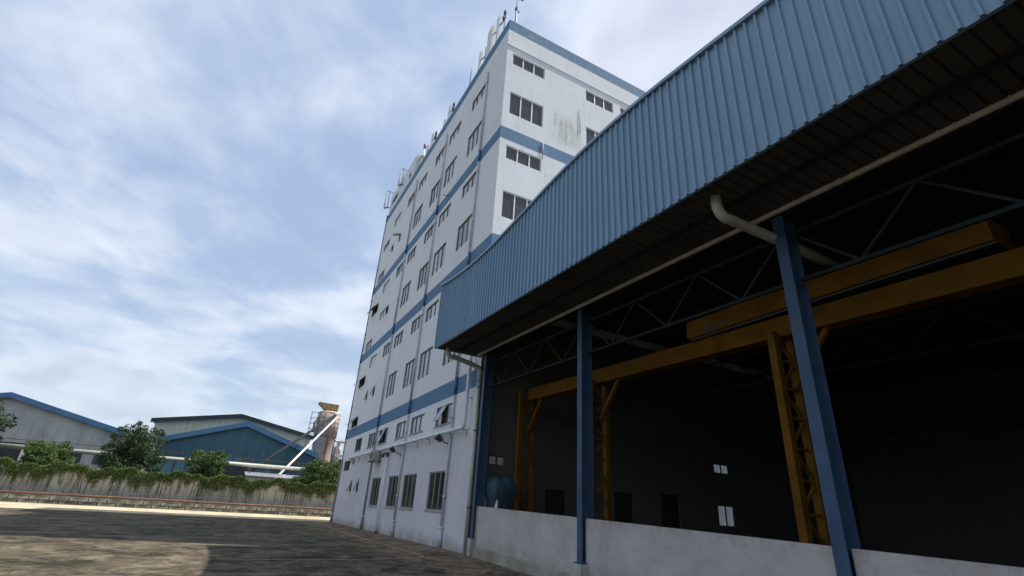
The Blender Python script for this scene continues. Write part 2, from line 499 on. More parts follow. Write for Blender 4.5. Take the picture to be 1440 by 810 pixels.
class MB:
    def __init__(s):
        s.v, s.f = [], []

    def quad(s, a, b, c, d):
        n = len(s.v)
        s.v += [tuple(a), tuple(b), tuple(c), tuple(d)]
        s.f.append((n, n + 1, n + 2, n + 3))
        return s

    def box(s, x0, x1, y0, y1, z0, z1):
        return s.hexa([(x0, y0, z0), (x1, y0, z0), (x1, y1, z0), (x0, y1, z0),
                       (x0, y0, z1), (x1, y0, z1), (x1, y1, z1), (x0, y1, z1)])

    def hexa(s, c):
        n = len(s.v)
        s.v += [tuple(p) for p in c]
        for f in ((0, 3, 2, 1), (4, 5, 6, 7), (0, 1, 5, 4), (1, 2, 6, 5), (2, 3, 7, 6), (3, 0, 4, 7)):
            s.f.append(tuple(n + i for i in f))
        return s

    def bar(s, a, b, wx, wz, upv=(0, 0, 1)):
        a, b = Vector(a), Vector(b)
        d = (b - a).normalized()
        u = Vector(upv)
        if abs(d.dot(u)) > 0.98:
            u = Vector((0, 1, 0))
        x = d.cross(u).normalized() * wx / 2
        z = x.cross(d).normalized() * wz / 2
        return s.hexa([a - x - z, a + x - z, b + x - z, b - x - z, a - x + z, a + x + z, b + x + z, b - x + z])

    def tube(s, pts, r, n=10, cap=True, radii=None):
        pts = [Vector(p) for p in pts]
        rings = []
        x = None
        for i, p in enumerate(pts):
            d = (pts[min(i + 1, len(pts) - 1)] - pts[max(i - 1, 0)]).normalized()
            if x is None:
                u = Vector((0, 0, 1)) if abs(d.z) < 0.9 else Vector((1, 0, 0))
                x = d.cross(u).normalized()
            else:
                x = (x - d * x.dot(d)).normalized()
            y = d.cross(x)
            rr = radii[i] if radii else r
            base = len(s.v)
            for k in range(n):
                a = 2 * math.pi * k / n
                s.v.append(tuple(p + x * math.cos(a) * rr + y * math.sin(a) * rr))
            rings.append(base)
        for a, b in zip(rings, rings[1:]):
            for k in range(n):
                s.f.append((a + k, a + (k + 1) % n, b + (k + 1) % n, b + k))
        if cap:
            s.f.append(tuple(rings[0] + k for k in range(n))[::-1])
            s.f.append(tuple(rings[-1] + k for k in range(n)))
        return s

    def mesh(s, name, mat, off=(0, 0, 0), smooth=False):
        me = bpy.data.meshes.new(name)
        o = Vector(off)
        me.from_pydata([tuple(Vector(p) - o) for p in s.v], [], s.f)
        me.materials.append(mat)
        if smooth:
            me.polygons.foreach_set('use_smooth', [len(p.vertices) == 4 for p in me.polygons])
        me.update()
        return me

    def build(s, name, mat, parent=None, smooth=False):
        """vertices are world coordinates; the object is placed relative to its root"""
        r = parent
        while r is not None and r.parent is not None:
            r = r.parent
        off = ORG.get(r.name, Vector((0, 0, 0))) if r is not None else Vector((0, 0, 0))
        return link(name, s.mesh(name, mat, off, smooth), parent)


def arc(c, a0, a1, r, e1, e2, n=7):
    c, e1, e2 = Vector(c), Vector(e1), Vector(e2)
    return [c + e1 * math.cos(a0 + (a1 - a0) * i / n) * r + e2 * math.sin(a0 + (a1 - a0) * i / n) * r for i in range(n + 1)]


def gz(x):
    return -0.0235 * min(max(x, 0), 40)


# ------------------------------------------------------------------ ground
def build_ground():
    xs = [-900, -200, -60, -30, -10, 0, 10, 20, 40, 200, 900]
    ys = [-900, -200, -60, -20, -5, 5, 30, 60, 200, 900]
    mb = MB()
    mb.v = [(x, y, gz(x)) for y in ys for x in xs]
    nx = len(xs)
    mb.f = [(j * nx + i, j * nx + i + 1, (j + 1) * nx + i + 1, (j + 1) * nx + i) for j in range(len(ys) - 1) for i in range(nx - 1)]
    tag(mb.build('ground', M['ground']), kind='structure')
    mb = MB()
    # service road past the far end of the building, its sunlit paleness painted in
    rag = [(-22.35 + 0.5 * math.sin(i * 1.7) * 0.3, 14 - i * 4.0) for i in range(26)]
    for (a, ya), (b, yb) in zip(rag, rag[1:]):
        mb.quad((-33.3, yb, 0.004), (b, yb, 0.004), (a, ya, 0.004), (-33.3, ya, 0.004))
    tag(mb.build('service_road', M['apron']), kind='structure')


build_ground()


def ground_line(pts, wd, dz):
    mb = MB()
    for (a, b) in zip(pts, pts[1:]):
        a3, b3 = Vector((*a, gz(a[0]) + dz)), Vector((*b, gz(b[0]) + dz))
        n = Vector((-(b3 - a3).y, (b3 - a3).x, 0)).normalized() * wd / 2
        mb.quad(a3 - n, b3 - n, b3 + n, a3 + n)
    return mb


mb = ground_line([(-21.3, -1.25), (-12, -1.62), (-6, -1.72), (0, -1.66), (0.8, -1.66)], 0.085, 0.004)
tag(mb.build('painted_line', M['line']), kind='structure')
mb = ground_line([(0.80, -1.69), (1.25, -2.6), (1.6, -3.8), (1.8, -5.3), (1.9, -7.5)], 0.07, 0.004)
tag(mb.build('painted_line', M['line']), kind='structure')
mb = ground_line([(0.93, -1.62), (1.6, -1.40)], 0.09, 0.004)
tag(mb.build('painted_line', M['line']), kind='structure')

# grit, dead leaves and crumbled concrete lying along the foot of the walls
n_g = 5200
gx = rng.uniform(-22.2, 9.0, n_g)
gy = -0.02 - np.abs(rng.normal(0, .16, n_g)) - (rng.random(n_g) < .25) * rng.random(n_g) * 1.3
gy = np.where(gx > 0.3, gy - .08, gy)
gs = rng.uniform(.006, .022, n_g)
gzv = -0.0235 * np.clip(gx, 0, 40)
tet = np.array([(-1, -1, 0), (1, -.8, 0), (0, 1, 0), (0, 0, .8)])
ang_ = rng.uniform(0, 6.28, n_g)
vv = tet[None] * gs[:, None, None]
vx = vv[..., 0] * np.cos(ang_)[:, None] - vv[..., 1] * np.sin(ang_)[:, None]
vy = vv[..., 0] * np.sin(ang_)[:, None] + vv[..., 1] * np.cos(ang_)[:, None]
V_ = np.stack([vx + gx[:, None], vy + gy[:, None], vv[..., 2] + gzv[:, None] + .003], -1).reshape(-1, 3)
F_ = (np.array([(0, 1, 3), (1, 2, 3), (2, 0, 3)])[None] + 4 * np.arange(n_g)[:, None, None]).reshape(-1, 3)
me = bpy.data.meshes.new('grit')
me.from_pydata(V_.tolist(), [], F_.tolist())
M['grit'] = simple('grit_and_leaves', (0.26, 0.21, 0.14), (0.10, 0.08, 0.05), 0.9, scale=8)
me.materials.append(M['grit'])
tag(link('grit', me), 'grit and dead leaves strewn along the foot of the walls', 'grit', kind='stuff')

# ------------------------------------------------------------------ office building
B = empty('office_building', (0, 0, 0), 'tall white eight storey block with blue bands and many small windows', 'building')
LX, DY, TOP = -22.18, 24.0, 24.29
cA, cB, cC, cD, cE, cF, cG = (-4.12, -2.40), (-7.45, -5.65), (-9.85, -8.17), (-13.10, -11.36), (-15.60, -13.95), (-19.0, -17.30), (-21.45, -19.65)
TALL = [(1.18, 2.56), (6.90, 8.26), (12.54, 13.92), (18.22, 19.58)]
SHORT = [(4.33, 5.10), (9.90, 10.68), (15.60, 16.38), (21.37, 22.12)]
front, side = [], []      # (u0,u1,z0,z1,frame,glass,opens)
for r, (z0, z1) in enumerate(TALL):
    for c in (cA, cB, cC, cD):
        front.append((*c, z0, z1, 'fr_m' if r == 0 else 'fr_d', 'gl_dark' if r == 0 else 'gl_pale', ()))
for r, (z0, z1) in enumerate(SHORT):
    for k, c in enumerate((cA, cB, cC, cD, cE)):
        if r == 3 and False: continue
        op = ()
        if r == 0 and k == 0: op = ((1, 28),)
        if r == 0 and k == 3: op = ((0, 55), (1, 20))
        front.append((*c, z0, z1, 'fr_d', 'gl_pale', op))
    front.append((*cF, z0, z1, 'fr_d', 'gl_panel' if r else 'gl_dark', ()))
for k, (z0, z1) in enumerate([(3.20, 3.85), (6.07, 6.75), (8.90, 9.60), (11.68, 12.37), (14.49, 15.2), (17.38, 18.1), (20.2, 20.84)]):
    op = ((0, 40), (1, 40), (2, 40)) if k in (1, 2, 4) else ()
    front.append((*cG, z0, z1, 'fr_d', 'gl_dark' if k in (0,) else 'gl_pale', op))
for (z0, z1), wide in ((((1.87, 2.58)), 0), ((7.6, 8.28), 0), ((18.95, 19.58), 0)):
    front.append((-18.47, -18.03, z0, z1, 'fr_d', 'gl_pale', ((0, 16),)))
    front.append((-16.63, -16.20, z0, z1, 'fr_d', 'gl_pale', ((0, 70 if z0 > 15 else 18),)))
front.append((-18.45, -16.20, 13.30, 13.92, 'fr_d', 'gl_panel', ((2, 30),)))
front.append((-21.45, -19.75, 24.85, 25.42, 'fr_d', 'gl_dark', ()))
front.append((-16.75, -16.20, 24.65, 25.15, 'fr_d', 'gl_dark', ()))
rA, rB, rC, rD, rE = (0.33, 2.20), (4.77, 6.62), (7.12, 8.95), (11.9, 13.7), (15.9, 17.7)
for (z0, z1) in TALL[2:] + SHORT[2:]:
    for c in (rA, rB, rC, rD, rE):
        side.append((*c, z0, z1 - 0.02, 'fr_l', 'gl_tint', ()))
inner = [(0.57, 1.21, 2.70, 3.04, 'fr_d', 'lit_w', ()), (11.60, 12.55, 3.33, 3.75, 'fr_d', 'lit_d', ()), (11.60, 12.60, 1.22, 2.06, 'fr_d', 'lit_d', ())]
doors = [(6.0, 6.9, 0.0, 2.2), (8.35, 9.35, 0.0, 2.3), (2.9, 3.75, 0.0, 2.1)]
REV = 0.11
PH_X, PH_Z = -15.3, 26.2     # stair head room


def grid_wall(mb, us, zs, holes, tr, inside, depth=REV):
    """wall of cells in (u, z) with rectangular holes, reveals included; tr maps (u, out, z) -> world"""
    us = sorted(set([round(u, 3) for u in us] + [round(h[i], 3) for h in holes for i in (0, 1)]))
    zs = sorted(set([round(z, 3) for z in zs] + [round(h[i], 3) for h in holes for i in (2, 3)]))
    idx = {}

    def vid(u, z):
        k = (u, z)
        if k not in idx:
            idx[k] = len(mb.v)
            mb.v.append(tr(u, 0, z))
        return idx[k]
    for u0, u1 in zip(us, us[1:]):
        for z0, z1 in zip(zs, zs[1:]):
            um, zm = (u0 + u1) / 2, (z0 + z1) / 2
            if not inside(um, zm) or any(h[0] < um < h[1] and h[2] < zm < h[3] for h in holes):
                continue
            mb.f.append((vid(u0, z0), vid(u1, z0), vid(u1, z1), vid(u0, z1)))
    for h in holes:
        u0, u1, z0, z1 = h[:4]
        for (a, b) in (((u0, z0), (u0, z1)), ((u0, z1), (u1, z1)), ((u1, z1), (u1, z0)), ((u1, z0), (u0, z0))):
            mb.quad(tr(a[0], 0, a[1]), tr(b[0], 0, b[1]), tr(b[0], -depth, b[1]), tr(a[0], -depth, a[1]))


tF = lambda u, o, z: (u, -o, z)
tS = lambda u, o, z: (o, u, z)
mb = MB()
grid_wall(mb, [LX, PH_X, 0], [0, TOP, PH_Z], front, tF, lambda u, z: z < TOP or u < PH_X)
mb.build('wall', M['wall'], B)
mb = MB()
SPLIT = 8.3
grid_wall(mb, [0, DY], [SPLIT, TOP], side, tS, lambda u, z: True)
mb.build('wall', M['wall'], B)
mb = MB()
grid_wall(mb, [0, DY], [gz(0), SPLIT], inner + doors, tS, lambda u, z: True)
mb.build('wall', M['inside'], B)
mb = MB()      # back walls, roof slab, parapet inside and the stair head
mb.quad((LX, DY, 0), (0, DY, 0), (0, DY, TOP), (LX, DY, TOP))
mb.quad((LX, DY, 0), (LX, 0, 0), (LX, 0, TOP), (LX, DY, TOP))
mb.build('wall', M['wall'], B)
mb = MB()
t = 0.18
mb.box(LX + .001, PH_X - .2, t * 0 + 0.001, 0.003, TOP - .001, TOP - .0005) if False else None
mb.quad((PH_X, 0, TOP), (0, 0, TOP), (-t, t, TOP), (PH_X, t, TOP))
mb.quad((0, 0, TOP), (0, DY, TOP), (-t, DY, TOP), (-t, t, TOP))
mb.quad((PH_X, t, TOP), (-t, t, TOP), (-t, t, TOP - .9), (PH_X, t, TOP - .9))
mb.quad((-t, t, TOP), (-t, DY, TOP), (-t, DY, TOP - .9), (-t, t, TOP - .9))
mb.build('parapet', M['band'], B)
MB().quad((LX, 0.2, TOP - .9), (-t, 0.2, TOP - .9), (-t, DY, TOP - .9), (LX, DY, TOP - .9)).build('roof', M['rooffelt'], B)
mb = MB()
mb.quad((PH_X, 0, TOP - .9), (PH_X, 5, TOP - .9), (PH_X, 5, PH_Z), (PH_X, 0, PH_Z))
mb.quad((LX, 0, PH_Z), (PH_X, 0, PH_Z), (PH_X, 5, PH_Z), (LX, 5, PH_Z))
mb.quad((LX, 0, TOP), (LX, 5, TOP), (LX, 5, PH_Z), (LX, 0, PH_Z))
mb.quad((LX, 5, TOP - .9), (PH_X, 5, TOP - .9), (PH_X, 5, PH_Z), (LX, 5, PH_Z))
mb.build('stair_head', M['wall'], B)
BANDS = [(6.013 - .654, 6.013), (11.637 - .654, 11.637), (17.309 - .654, 17.309), (24.287 - .675, 24.287)]
for z0, z1 in BANDS:
    e = 0.006
    mb = MB()
    mb.box(LX - e, e, -e, 0.0, z0, z1)
    if z0 > SPLIT:
        mb.box(0.0, e, 0.0, DY, z0, z1)
    mb.build('painted_band', M['band'], B)
MB().box(0.0, 0.05, -0.05, DY, 22.49, 22.55).build('ledge', M['wall'], B)

WMESH = {}


def frame_mesh(wd, h, n, mat):
    k = ('f', round(wd, 3), round(h, 3), n, mat)
    if k not in WMESH:
        mb = MB()
        f = 0.045
        y0, y1 = 0.035, 0.09
        mb.box(0, wd, y0, y1, 0, f)
        mb.box(0, wd, y0, y1, h - f, h)
        mb.box(0, f, y0, y1, f, h - f)
        mb.box(wd - f, wd, y0, y1, f, h - f)
        for i in range(1, n):
            x = wd * i / n
            mb.box(x - .03, x + .03, y0, y1, f, h - f)
        WMESH[k] = mb.mesh('window', M[mat])
    return WMESH[k]


def pane_mesh(wd, h, mat):
    k = ('p', round(wd, 3), round(h, 3), mat)
    if k not in WMESH:
        WMESH[k] = MB().box(0, wd, -.008, 0, 0, h).mesh('pane', M[mat])
    return WMESH[k]


def sash_mesh(wd, h, mat):
    k = ('s', round(wd, 3), round(h, 3), mat)
    if k not in WMESH:       # hinged along its top edge: origin there, hanging down
        mb = MB()
        f = 0.035
        mb.box(0, wd, -.03, 0, -f, 0)
        mb.box(0, wd, -.03, 0, -h, -h + f)
        mb.box(0, f, -.03, 0, -h + f, -f)
        mb.box(wd - f, wd, -.03, 0, -h + f, -f)
        WMESH[k] = mb.mesh('opened_sash', M[mat])
    return WMESH[k]


def void_mesh(wd, h):
    k = ('v', round(wd, 3), round(h, 3))
    if k not in WMESH:
        WMESH[k] = MB().quad((0, .1, 0), (wd, .1, 0), (wd, .1, h), (0, .1, h)).mesh('dark_opening', M['recess'])
    return WMESH[k]


def sill_mesh(wd):
    k = ('l', round(wd, 3))
    if k not in WMESH:
        WMESH[k] = MB().box(-.05, wd + .05, -.04, .03, -.05, 0.0).mesh('sill', M['wall'])
    return WMESH[k]


def add_window(wl, axis, n=3):
    u0, u1, z0, z1, fr, gl, opens = wl
    wd, h = u1 - u0, z1 - z0
    if wd < 0.6 or (gl == 'gl_panel' and wd < 2):
        n = 1
    if abs(wd - 0.64) < .02 or gl.startswith('lit'):
        n = 2
    o = link('window', frame_mesh(wd, h, n, fr), B)
    if axis == 'F':
        o.location = (u0, 0, z0)
    else:
        o.location = (0, u0, z0)
        o.rotation_euler = (0, 0, math.pi / 2)
    pw = wd / n
    od = dict(opens)
    for i in range(n):
        x0 = 0.045 if i == 0 else pw * i + .03
        x1 = wd - .045 if i == n - 1 else pw * (i + 1) - .03
        if i in od:
            s_ = link('opened_sash', sash_mesh(x1 - x0 + .04, h - .05, 'fr_m'), o, (x0 - .02, 0.02, h - .03))
            a = math.radians(od[i])
            s_.rotation_euler = (-a, 0, 0)
            g = 'gl_pale' if gl != 'gl_panel' else 'gl_dark'
            p_ = link('pane', pane_mesh(x1 - x0 - .02, h - .11, g), o)
            d = Vector((0, -math.sin(a), -math.cos(a)))
            p_.location = Vector((x0 + .01, 0.02, h - .03)) + d * (h - .08) + Vector((0, -.012, 0))
            p_.rotation_euler = (-a, 0, 0)
            v_ = link('dark_opening', void_mesh(x1 - x0, h - .09), o, (x0, 0, .045))
        else:
            g = gl
            link('pane', pane_mesh(x1 - x0, h - .09, g), o, (x0, 0.075 + random.uniform(-.004, .004), .045))
    if axis == 'F' and z0 < 2 and wd > 1 or axis == 'F' and abs(z0 - 4.33) < .01 and wd > 1:
        link('sill', sill_mesh(wd), o)
    return o


for wl in front:
    add_window(wl, 'F')
for wl in side + inner:
    add_window(wl, 'S')
for (u0, u1, z0, z1) in doors:
    MB().box(-.09, -.05, u0, u1, z0 - .4, z1).build('door', M['door'], B)

# rain pipes on the front, painted blue where they cross the bands
PX = [(-2.106, 22.55, 0.62), (-7.864, 22.62, 0.62), (-13.58, 22.7, 0.62)]
for (x, ztop, zs) in PX + [(LX + 0.02, 24.2, 0.5)]:
    r = 0.05
    lower = M['pipe_g'] if x < -13 else M['pipe_w']
    cuts = [0.0] + [z for b in BANDS for z in b if z < ztop] + [ztop]
    par = None
    zc = 0.0
    rng_z = []
    segs = []
    for z0, z1 in BANDS:
        if z0 > ztop: break
        segs.append((zc, z0, 0))
        segs.append((z0, min(z1, ztop), 1))
        zc = z1
    if zc < ztop: segs.append((zc, ztop, 0))
    yy = -0.075
    for k, (z0, z1, blue_) in enumerate(segs):
        if blue_:
            MB().tube([(x, yy, z0 - .02), (x, yy, z1 + .02)], r + .008, 10).build('painted_pipe_section', M['pipe_b'], B, True)
        else:
            mt = lower if k == 0 else (M['pipe_w'])
            if x < -20: mt = M['pipe_g']
            o = MB().tube([(x, yy, z0), (x, yy, z1)], r, 10).build('rain_pipe', mt, B, True)
            zz_ = z0 + 1.6
            while zz_ < z1 - .5:
                MB().tube([(x, yy, zz_), (x, yy, zz_ + .10)], r + .014, 10).build('pipe_coupling', mt, o, True)
                zz_ += 2.83
            if k == 0:
                MB().tube([(x, yy, 0), (x, yy, zs)], r + .03, 12).build('pipe_shoe', mt, o, True)
                MB().tube([(x, yy, zs), (x, yy, zs + .05)], r + .04, 12).build('socket_ring', M['cap'], o, True)
# short stub pipes on the end wall
MB().tube([(.04, 2.23, 16.35), (.04, 2.23, 17.3)], .022, 8).build('stub_pipe', M['beige'], B, True)
MB().tube([(.03, 4.38, 18.9), (.03, 4.38, 20.35), (.0, 4.38, 20.39)], .014, 8).build('stub_pipe', M['pipe_g'], B, True)
MB().tube([(-6.2, -.02, 17.05), (-6.2, -.35, 17.0)], .025, 8).build('weep_pipe', M['pipe_b'], B, True)

# ------------------------------------------------------------------ pipes and fittings on the facade
U = empty('utility_pipe', (-0.5, -.2, 3.92), 'grey steel pipe running level below the short windows then turning up at the corner', 'pipe')
xh = -0.55
pts = [(-19.0, -.02, 3.86), (-19.0, -.2, 3.90), (-18.9, -.2, 3.92), (xh - .2, -.2, 3.92)] + arc((xh - .2, -.2, 4.12), -math.pi / 2, 0, .2, (1, 0, 0), (0, 0, 1), 6)[1:] + [(xh, -.2, 8.1)]
MB().tube(pts, .072, 12).build('pipe_run', M['pipe_l'], U, True)
for bx in (-17.0, -14.5, -12.2, -10.2, -8.2, -6.05, -4.55, -3.0, -0.75):
    MB().box(bx - .02, bx + .02, -.26, -.01, 3.845, 3.875).box(bx - .02, bx + .02, -.03, -.003, 3.62, 3.845).build('bracket', M['galv'], U)
for zb in (4.95, 6.1):
    MB().box(xh - .02, xh + .02, -.16, -.0, zb, zb + .035).build('bracket', M['galv'], U)
MB().box(-18.75, -18.35, -.16, -.004, 3.58, 3.86).build('junction_box', M['beige'], U)


def floodlight(x, z, label):
    R_ = empty('floodlight', (x, 0, z), label, 'floodlight', 'floodlights below the level pipe')
    MB().box(x - .07, x + .07, -.07, -.003, z - .10, z + .05).build('wall_box', M['beige'], R_)
    MB().tube([(x, -.07, z), (x - .02, -.2, z + .02), (x - .05, -.30, z + .10)], .022, 8).build('arm', M['black'], R_, True)
    c = Vector((x - .08, -.44, z + .16))
    ax = Vector((-.25, -.75, .62)).normalized()     # tilted lamp head
    sx = Vector((1, -.1, 0)).normalized()
    n_ = sx.cross(ax).normalized()
    a, b = c - ax * .13, c + ax * .13
    k1, k2 = .09, .15
    MB().hexa([a - sx * k1 - n_ * .05, a + sx * k1 - n_ * .05, a + sx * k1 + n_ * .05, a - sx * k1 + n_ * .05,
               b - sx * k2 - n_ * .11, b + sx * k2 - n_ * .11, b + sx * k2 + n_ * .09, b - sx * k2 + n_ * .09]).build('lamp_housing', M['black'], R_)
    MB().hexa([b - sx * .12 - n_ * .08, b + sx * .12 - n_ * .08, b + sx * .12 + n_ * .06, b - sx * .12 + n_ * .06,
               b - sx * .12 - n_ * .08 + ax * .012, b + sx * .12 - n_ * .08 + ax * .012, b + sx * .12 + n_ * .06 + ax * .012, b - sx * .12 + n_ * .06 + ax * .012]).build('lamp_glass', M['gl_tint'], R_)
    mb = MB()
    for k in range(5):
        q = c - ax * (.10 - k * .045)
        mb.bar(q - n_ * -.06 - sx * (.10 + k * .015), q - n_ * -.06 + sx * (.10 + k * .015), .012, .07, n_)
    mb.build('cooling_fins', M['black'], R_)


floodlight(-2.22, 3.50, 'black floodlight beside the rain pipe nearest the shed')
floodlight(-8.28, 3.50, 'black floodlight beside the second rain pipe from the shed')

A = empty('air_conditioner', (-12.3, 0, 3.35), 'beige outdoor air conditioner on a wall bracket below the opened window', 'air conditioner')
MB().box(-12.75, -11.95, -.42, -.10, 3.38, 3.93).build('casing', M['beige'], A)
mb = MB()
for k in range(6):
    mb.box(-12.70, -12.0, -.435, -.421, 3.43 + k * .08, 3.46 + k * .08)
mb.build('grille', M['pipe_g'], A)
MB().tube([(-12.4, -.43, 3.65), (-12.4, -.44, 3.65)], .17, 20).build('fan_ring', M['black'], A)
MB().box(-12.9, -12.86, -.5, -.003, 3.33, 3.37).box(-11.9, -11.86, -.5, -.003, 3.33, 3.37).box(-12.9, -11.86, -.5, -.46, 3.325, 3.365).build('bracket', M['black'], A)

V = empty('vent_pipe', (-10.35, -.1, 0), 'slim white standpipe with a bent black top beside the air conditioner', 'pipe')
MB().tube([(-10.35, -.12, 0.0), (-10.35, -.12, 3.5)], .04, 10).build('pipe_run', M['cap'], V, True)
MB().tube([(-10.35, -.12, 3.5)] + arc((-10.55, -.12, 3.5), 0, math.pi / 2, .2, (1, 0, 0), (0, 0, 1), 6)[1:] + [(-11.1, -.12, 3.69), (-11.25, -.12, 3.55)], .06, 10).build('bent_hose', M['black'], V, True)
MB().tube([(-10.35, -.12, 0.0), (-10.35, -.12, .10)], .07, 10).build('base_collar', M['black'], V, True)

# ------------------------------------------------------------------ rooftop things
def sector_antenna(x, y, z0, z1, wd, label, tilt=0.0, boxes=True, pole_dx=.42, pole_top=.15, group='panel antennas behind the parapet'):
    zb = TOP - .9
    R_ = empty('panel_antenna', (x, y, zb), label, 'antenna', group)
    q = .07 if wd < .35 else .1
    a = (x - tilt, y, z0)
    b = (x, y, z1)
    MB().bar(a, b, wd, q * 1.6, (0, 1, 0)).build('radome', M['antenna'], R_)
    px = x + pole_dx
    MB().tube([(px, y + .12, zb), (px, y + .12, z1 + pole_top)], .035, 8).build('pole', M['mast'], R_, True)
    mb = MB()
    for f in (.2, .75):
        zz_ = z0 + (z1 - z0) * f
        mb.bar((x, y + .05, zz_), (px, y + .12, zz_), .05, .05)
    mb.build('clamp_arm', M['mast'], R_)
    if boxes:
        MB().box(px - .13, px + .07, y + .02, y + .16, z1 - .66, z1 - .40).build('radio_unit', M['black'], R_)
        MB().tube([(px + .02, y + .1, z1 - .30), (px + .02, y + .1, z1 - .04)], .08, 10).build('radio_unit', M['mast'], R_, True)
    return R_


sector_antenna(-2.62, .5, 24.9, 27.72, .26, 'tall slim panel antenna nearest the corner with black radio boxes', .05, True, .55, -.15)
sector_antenna(-3.62, .5, 25.25, 27.80, .62, 'wide pale panel antenna with a dark foot second from the corner', .05, False, .62, -.3)
sector_antenna(-5.0, .5, 24.6, 27.25, .2, 'leaning slim panel antenna third from the corner', .12, False, .42, .12)
sector_antenna(-9.95, .5, 24.6, 26.95, .26, 'white panel antenna with dark radio box halfway along the parapet', .06, True, .45, .0)
sector_antenna(-10.75, .5, 24.6, 26.35, .2, 'short leaning panel antenna left of the halfway antenna', .12, False, .4, .1)
sector_antenna(-13.35, .5, 24.6, 27.0, .26, 'white panel antenna just right of the red warning light', .06, True, .4, -.3)
sector_antenna(-14.3, .5, 24.6, 26.6, .2, 'thin leaning antenna between the red warning light and the box', .12, False, .4, .1)
R_ = empty('whip_antenna', (-6.42, .5, TOP - .9), 'single thin rod antenna on the parapet', 'antenna')
MB().tube([(-6.42, .5, TOP - .9), (-6.42, .5, 26.85)], .04, 8).build('pole', M['mast'], R_, True)
MB().tube([(-6.42, .5, 26.85), (-6.42, .5, 27.3)], .012, 6).build('whip', M['mast'], R_, True)
R_ = empty('warning_light', (-15.6, .5, TOP - .9), 'red warning light on a white post beside the roof room', 'warning light')
MB().tube([(-15.0, .5, TOP - .9), (-15.25, .5, 27.0)], .05, 8).build('pole', M['antenna'], R_, True)
MB().tube([(-15.25, .5, 27.0), (-15.27, .5, 27.2)], .11, 10).build('lamp_base', M['mast'], R_, True)
MB().tube([(-15.27, .5, 27.2), (-15.28, .5, 27.36), (-15.28, .5, 27.45)], .1, 10, True, [.11, .10, .04]).build('red_lens', M['red'], R_, True)
for (x, z0, z1, lb) in ((-22.0, 24.75, 26.6, 'standoff antenna frame at the far left end of the roof'), (-18.4, 25.0, 26.75, 'standoff antenna frame in front of the roof room wall')):
    R_ = empty('antenna_frame', (x, 0, z0), lb, 'antenna', 'standoff antenna frames on the roof room')
    y = -.45 if x < -20 else -.32
    MB().box(x - .07, x + .07, y - .12, y - .02, z0, z1).build('radome', M['antenna'], R_)
    MB().tube([(x, y + .18, z0 + .05), (x, y + .18, z1 + .05)], .03, 8).build('pole', M['mast'], R_, True)
    mb = MB()
    mb.tube([(x, y, z1 - .1), (x, y + .1, z1 + .02), (x, 0.0, z1 - .05), (x + .1, 0.3, z1 - .2)], .03, 8)
    mb.bar((x, y - .05, z0 + .1), (x, .0, z0 + .25), .05, .05)
    mb.bar((x - .15, y, z0 + .05), (x + .35, y + .2, z0 + .05), .05, .05)
    mb.build('bracket', M['mast'], R_)
R_ = empty('wind_vane', (-.3, .38, TOP - .9), 'blue grey mast with a dark wind vane at the roof corner', 'mast')
MB().tube([(-.0 - .1, .38, TOP - .9), (-.1, .38, 25.45)], .05, 10).build('mast', M['mastb'], R_, True)
MB().tube([(-.1, .38, 25.45), (-.1, .38, 26.4)], .018, 8).build('spindle', M['mast'], R_, True)
MB().tube([(-.1, .38, 25.38), (-.1, .38, 25.52)], .08, 10).bar((-.1, .3, 25.4), (-.1, .55, 25.3), .05, .12).build('mast_head', M['black'], R_)
MB().box(-.14, -.06, .12, .55, 26.30, 26.42).box(-.13, -.07, .55, .75, 26.34, 26.39).build('vane', M['black'], R_)
R_ = empty('roof_cabinet', (-15.0, .6, TOP - .9), 'small pale equipment cabinet against the roof room', 'cabinet')
MB().box(-15.28, -14.7, .25, .8, TOP - .9, 25.75).build('cabinet_body', M['antenna'], R_)
MB().box(-15.33, -14.65, .2, .85, 25.75, 25.81).build('cabinet_lid', M['beige'], R_)

# ------------------------------------------------------------------ factory shed
S = empty('factory_shed', (0, 0, 0), 'open fronted factory shed with a wavy blue ribbed fascia and blue steel columns', 'shed')
SX1, SY0, SY1 = 31.0, -1.81, 22.0


def ftop(x):
    return 8.825 + .27 * math.cos(2 * math.pi * (x - 9.45) / 13.3) + gz(x)


def fbot(x):
    return 6.35 + gz(x)


PITCH_R = 0.18
ns = 0
x = 0.0
while x < SX1 - .01:
    mb = MB()
    prof = []
    for k in range(5):
        xb = x + k * PITCH_R
        prof += [(xb, 0.0), (xb + .128, 0.0), (xb + .137, .040), (xb + .170, .040)]
    prof.append((x + 5 * PITCH_R, 0.0))
    for (a, oa) in prof:
        mb.v.append((a, SY0 - oa, fbot(a) + random.uniform(-.001, .001)))
        mb.v.append((a, SY0 - oa, ftop(a)))
    for i in range(len(prof) - 1):
        mb.f.append((2 * i, 2 * i + 2, 2 * i + 3, 2 * i + 1))
    # thin return lip at the foot so that the sheet has thickness
    n0 = len(mb.v)
    for (a, oa) in prof:
        mb.v.append((a, SY0 - oa, fbot(a)))
        mb.v.append((a, SY0 + .05, fbot(a)))
    for i in range(len(prof) - 1):
        mb.f.append((n0 + 2 * i, n0 + 2 * i + 1, n0 + 2 * i + 3, n0 + 2 * i + 2))
    mb.build('cladding_sheet', M['clad'], S)
    x += 5 * PITCH_R
XS = [i * .45 for i in range(int(SX1 / .45) + 1)]
mb = MB()
for a, b in zip(XS, XS[1:]):
    mb.hexa([(a, SY0 - .075, ftop(a) - .02), (b, SY0 - .075, ftop(b) - .02), (b, SY0 + .3, ftop(b) - .02), (a, SY0 + .3, ftop(a) - .02),
             (a, SY0 - .075, ftop(a) + .055), (b, SY0 - .075, ftop(b) + .055), (b, SY0 + .3, ftop(b) + .075), (a, SY0 + .3, ftop(a) + .075)])
mb.build('top_flashing', M['trim'], S)
